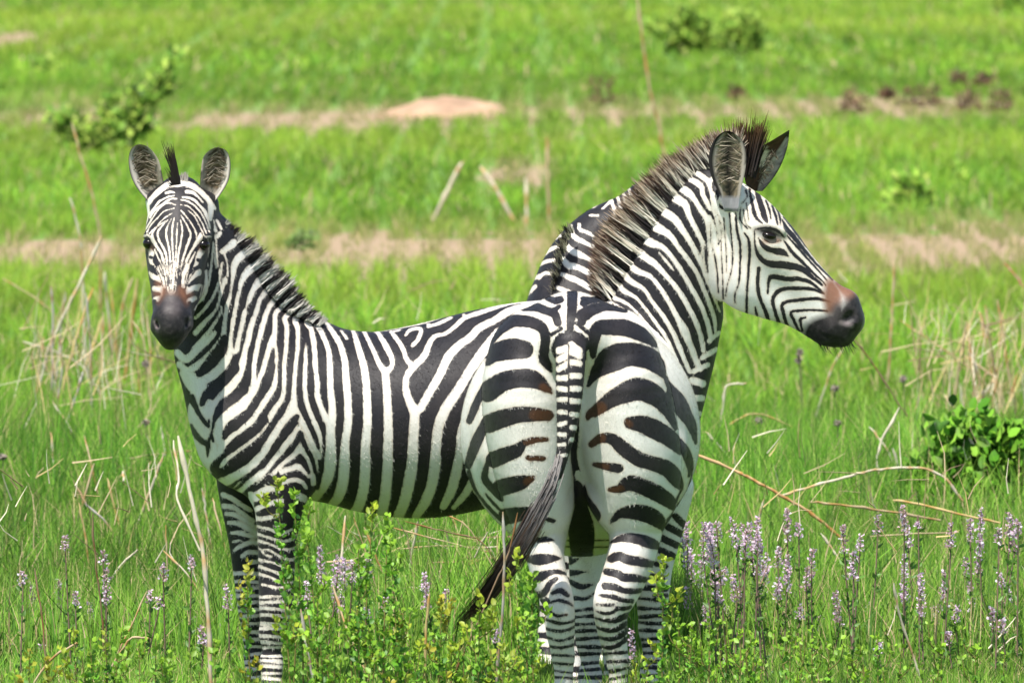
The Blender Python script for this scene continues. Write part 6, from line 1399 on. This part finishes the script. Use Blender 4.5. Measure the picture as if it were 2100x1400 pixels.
for x, yt, xb, Y, tc, lb in [
 (568, 982, 610, -1.9, YT, "tallest yellow-tipped leafy sprig, before the facing zebra's near foreleg"), (602, 1010, 622, -1.8, GT, "second tallest green sprig, right beside the tallest one"), (628, 1085, 640, -2.0, GT, "green sprig right of the two tallest at the foreleg"), (507, 1152, 545, -1.9, OT, "orange-tipped sprig before the far foreleg"),
 (765, 1036, 770, -1.8, YT, "tall yellow-tipped sprig reaching up to the belly"), (795, 1058, 790, -1.9, GT, "tall green sprig right of the one reaching the belly"), (735, 1120, 742, -2.1, GT, "green sprig left of the one reaching the belly"), (1060, 1132, 1075, -1.9, YT, "yellow-tipped sprig covering the tail's middle"), (1092, 1178, 1090, -1.8, GT, "green sprig beside the rear zebra's left hock"),
 (984, 1222, 990, -1.8, YT, "small yellow-tipped sprig at the tail tuft"), (906, 1226, 905, -1.8, OT, "orange-tipped sprig left of the tail tuft"), (822, 1268, 830, -1.8, OT, "orange-tipped sprig low below the belly"), (1360, 1140, 1352, -1.7, YT, "yellow-tipped sprig before the rear zebra's right foreleg"), (800, 1105, 812, -2.0, GT, "dark green sprig under the belly, in front of the litter")]:
    sprig(x, yt, xb, Y, tc, lb, SG, side=4, dens=.72)
LB = "leafy sprig in the low green thicket at the bottom below the belly"; LLs = "leafy sprig in the low thicket at the bottom left"; LRs = "leafy sprig in the low green thicket at the bottom right"
for x, yt, tc, lb in [(612, 1190, GT, LB), (650, 1230, GT, LB), (668, 1275, GT, LB), (690, 1300, GT, LB), (715, 1260, GT, LB), (738, 1235, GT, LB), (760, 1290, GT, LB), (785, 1225, GT, LB), (812, 1300, YT, LB), (840, 1300, GT, LB), (862, 1310, YT, LB), (890, 1300, GT, LB), (925, 1320, YT, LB), (950, 1290, GT, LB),
                      (975, 1310, GT, LB), (1005, 1270, GT, LB), (1030, 1320, YT, LB), (1060, 1250, GT, LB), (1085, 1270, GT, LB), (1100, 1320, GT, LB), (630, 1330, GT, LB), (1045, 1350, YT, LB), (915, 1350, GT, LB), (700, 1350, GT, LB), (770, 1350, GT, LB), (850, 1360, GT, LB), (990, 1360, YT, LB),
                      (60, 1330, OT, LLs), (95, 1350, OT, LLs), (150, 1280, YT, LLs), (185, 1310, GT, LLs), (215, 1300, YT, LLs), (250, 1290, GT, LLs), (285, 1320, GT, LLs), (320, 1310, GT, LLs), (350, 1350, GT, LLs), (200, 1360, GT, LLs), (260, 1360, GT, LLs), (390, 1340, GT, LLs), (440, 1310, GT, LLs), (30, 1370, GT, LLs),
                      (1390, 1250, GT, LRs), (1420, 1280, GT, LRs), (1455, 1265, GT, LRs), (1490, 1275, GT, LRs), (1520, 1290, GT, LRs), (1400, 1320, GT, LRs), (1440, 1330, GT, LRs), (1480, 1330, GT, LRs), (1550, 1310, GT, LRs), (1585, 1290, GT, LRs), (1620, 1320, GT, LRs), (1665, 1290, GT, LRs), (1700, 1320, GT, LRs), (1740, 1330, GT, LRs), (1800, 1300, GT, LRs), (1850, 1330, GT, LRs), (1930, 1320, GT, LRs), (2000, 1320, GT, LRs), (2060, 1340, GT, LRs), (1360, 1330, GT, LRs), (1330, 1350, YT, LRs), (1530, 1350, GT, LRs), (1640, 1360, GT, LRs), (1770, 1360, GT, LRs), (1890, 1360, GT, LRs)]:
    sprig(x, yt, x + prs.normal(0, 8), prs.uniform(-2.4, -1.2) if lb is not LRs else prs.uniform(-1.2, .6), tc, lb, SG, dens=.55, side=3, leafpx=14 if lb is not LRs else 12)
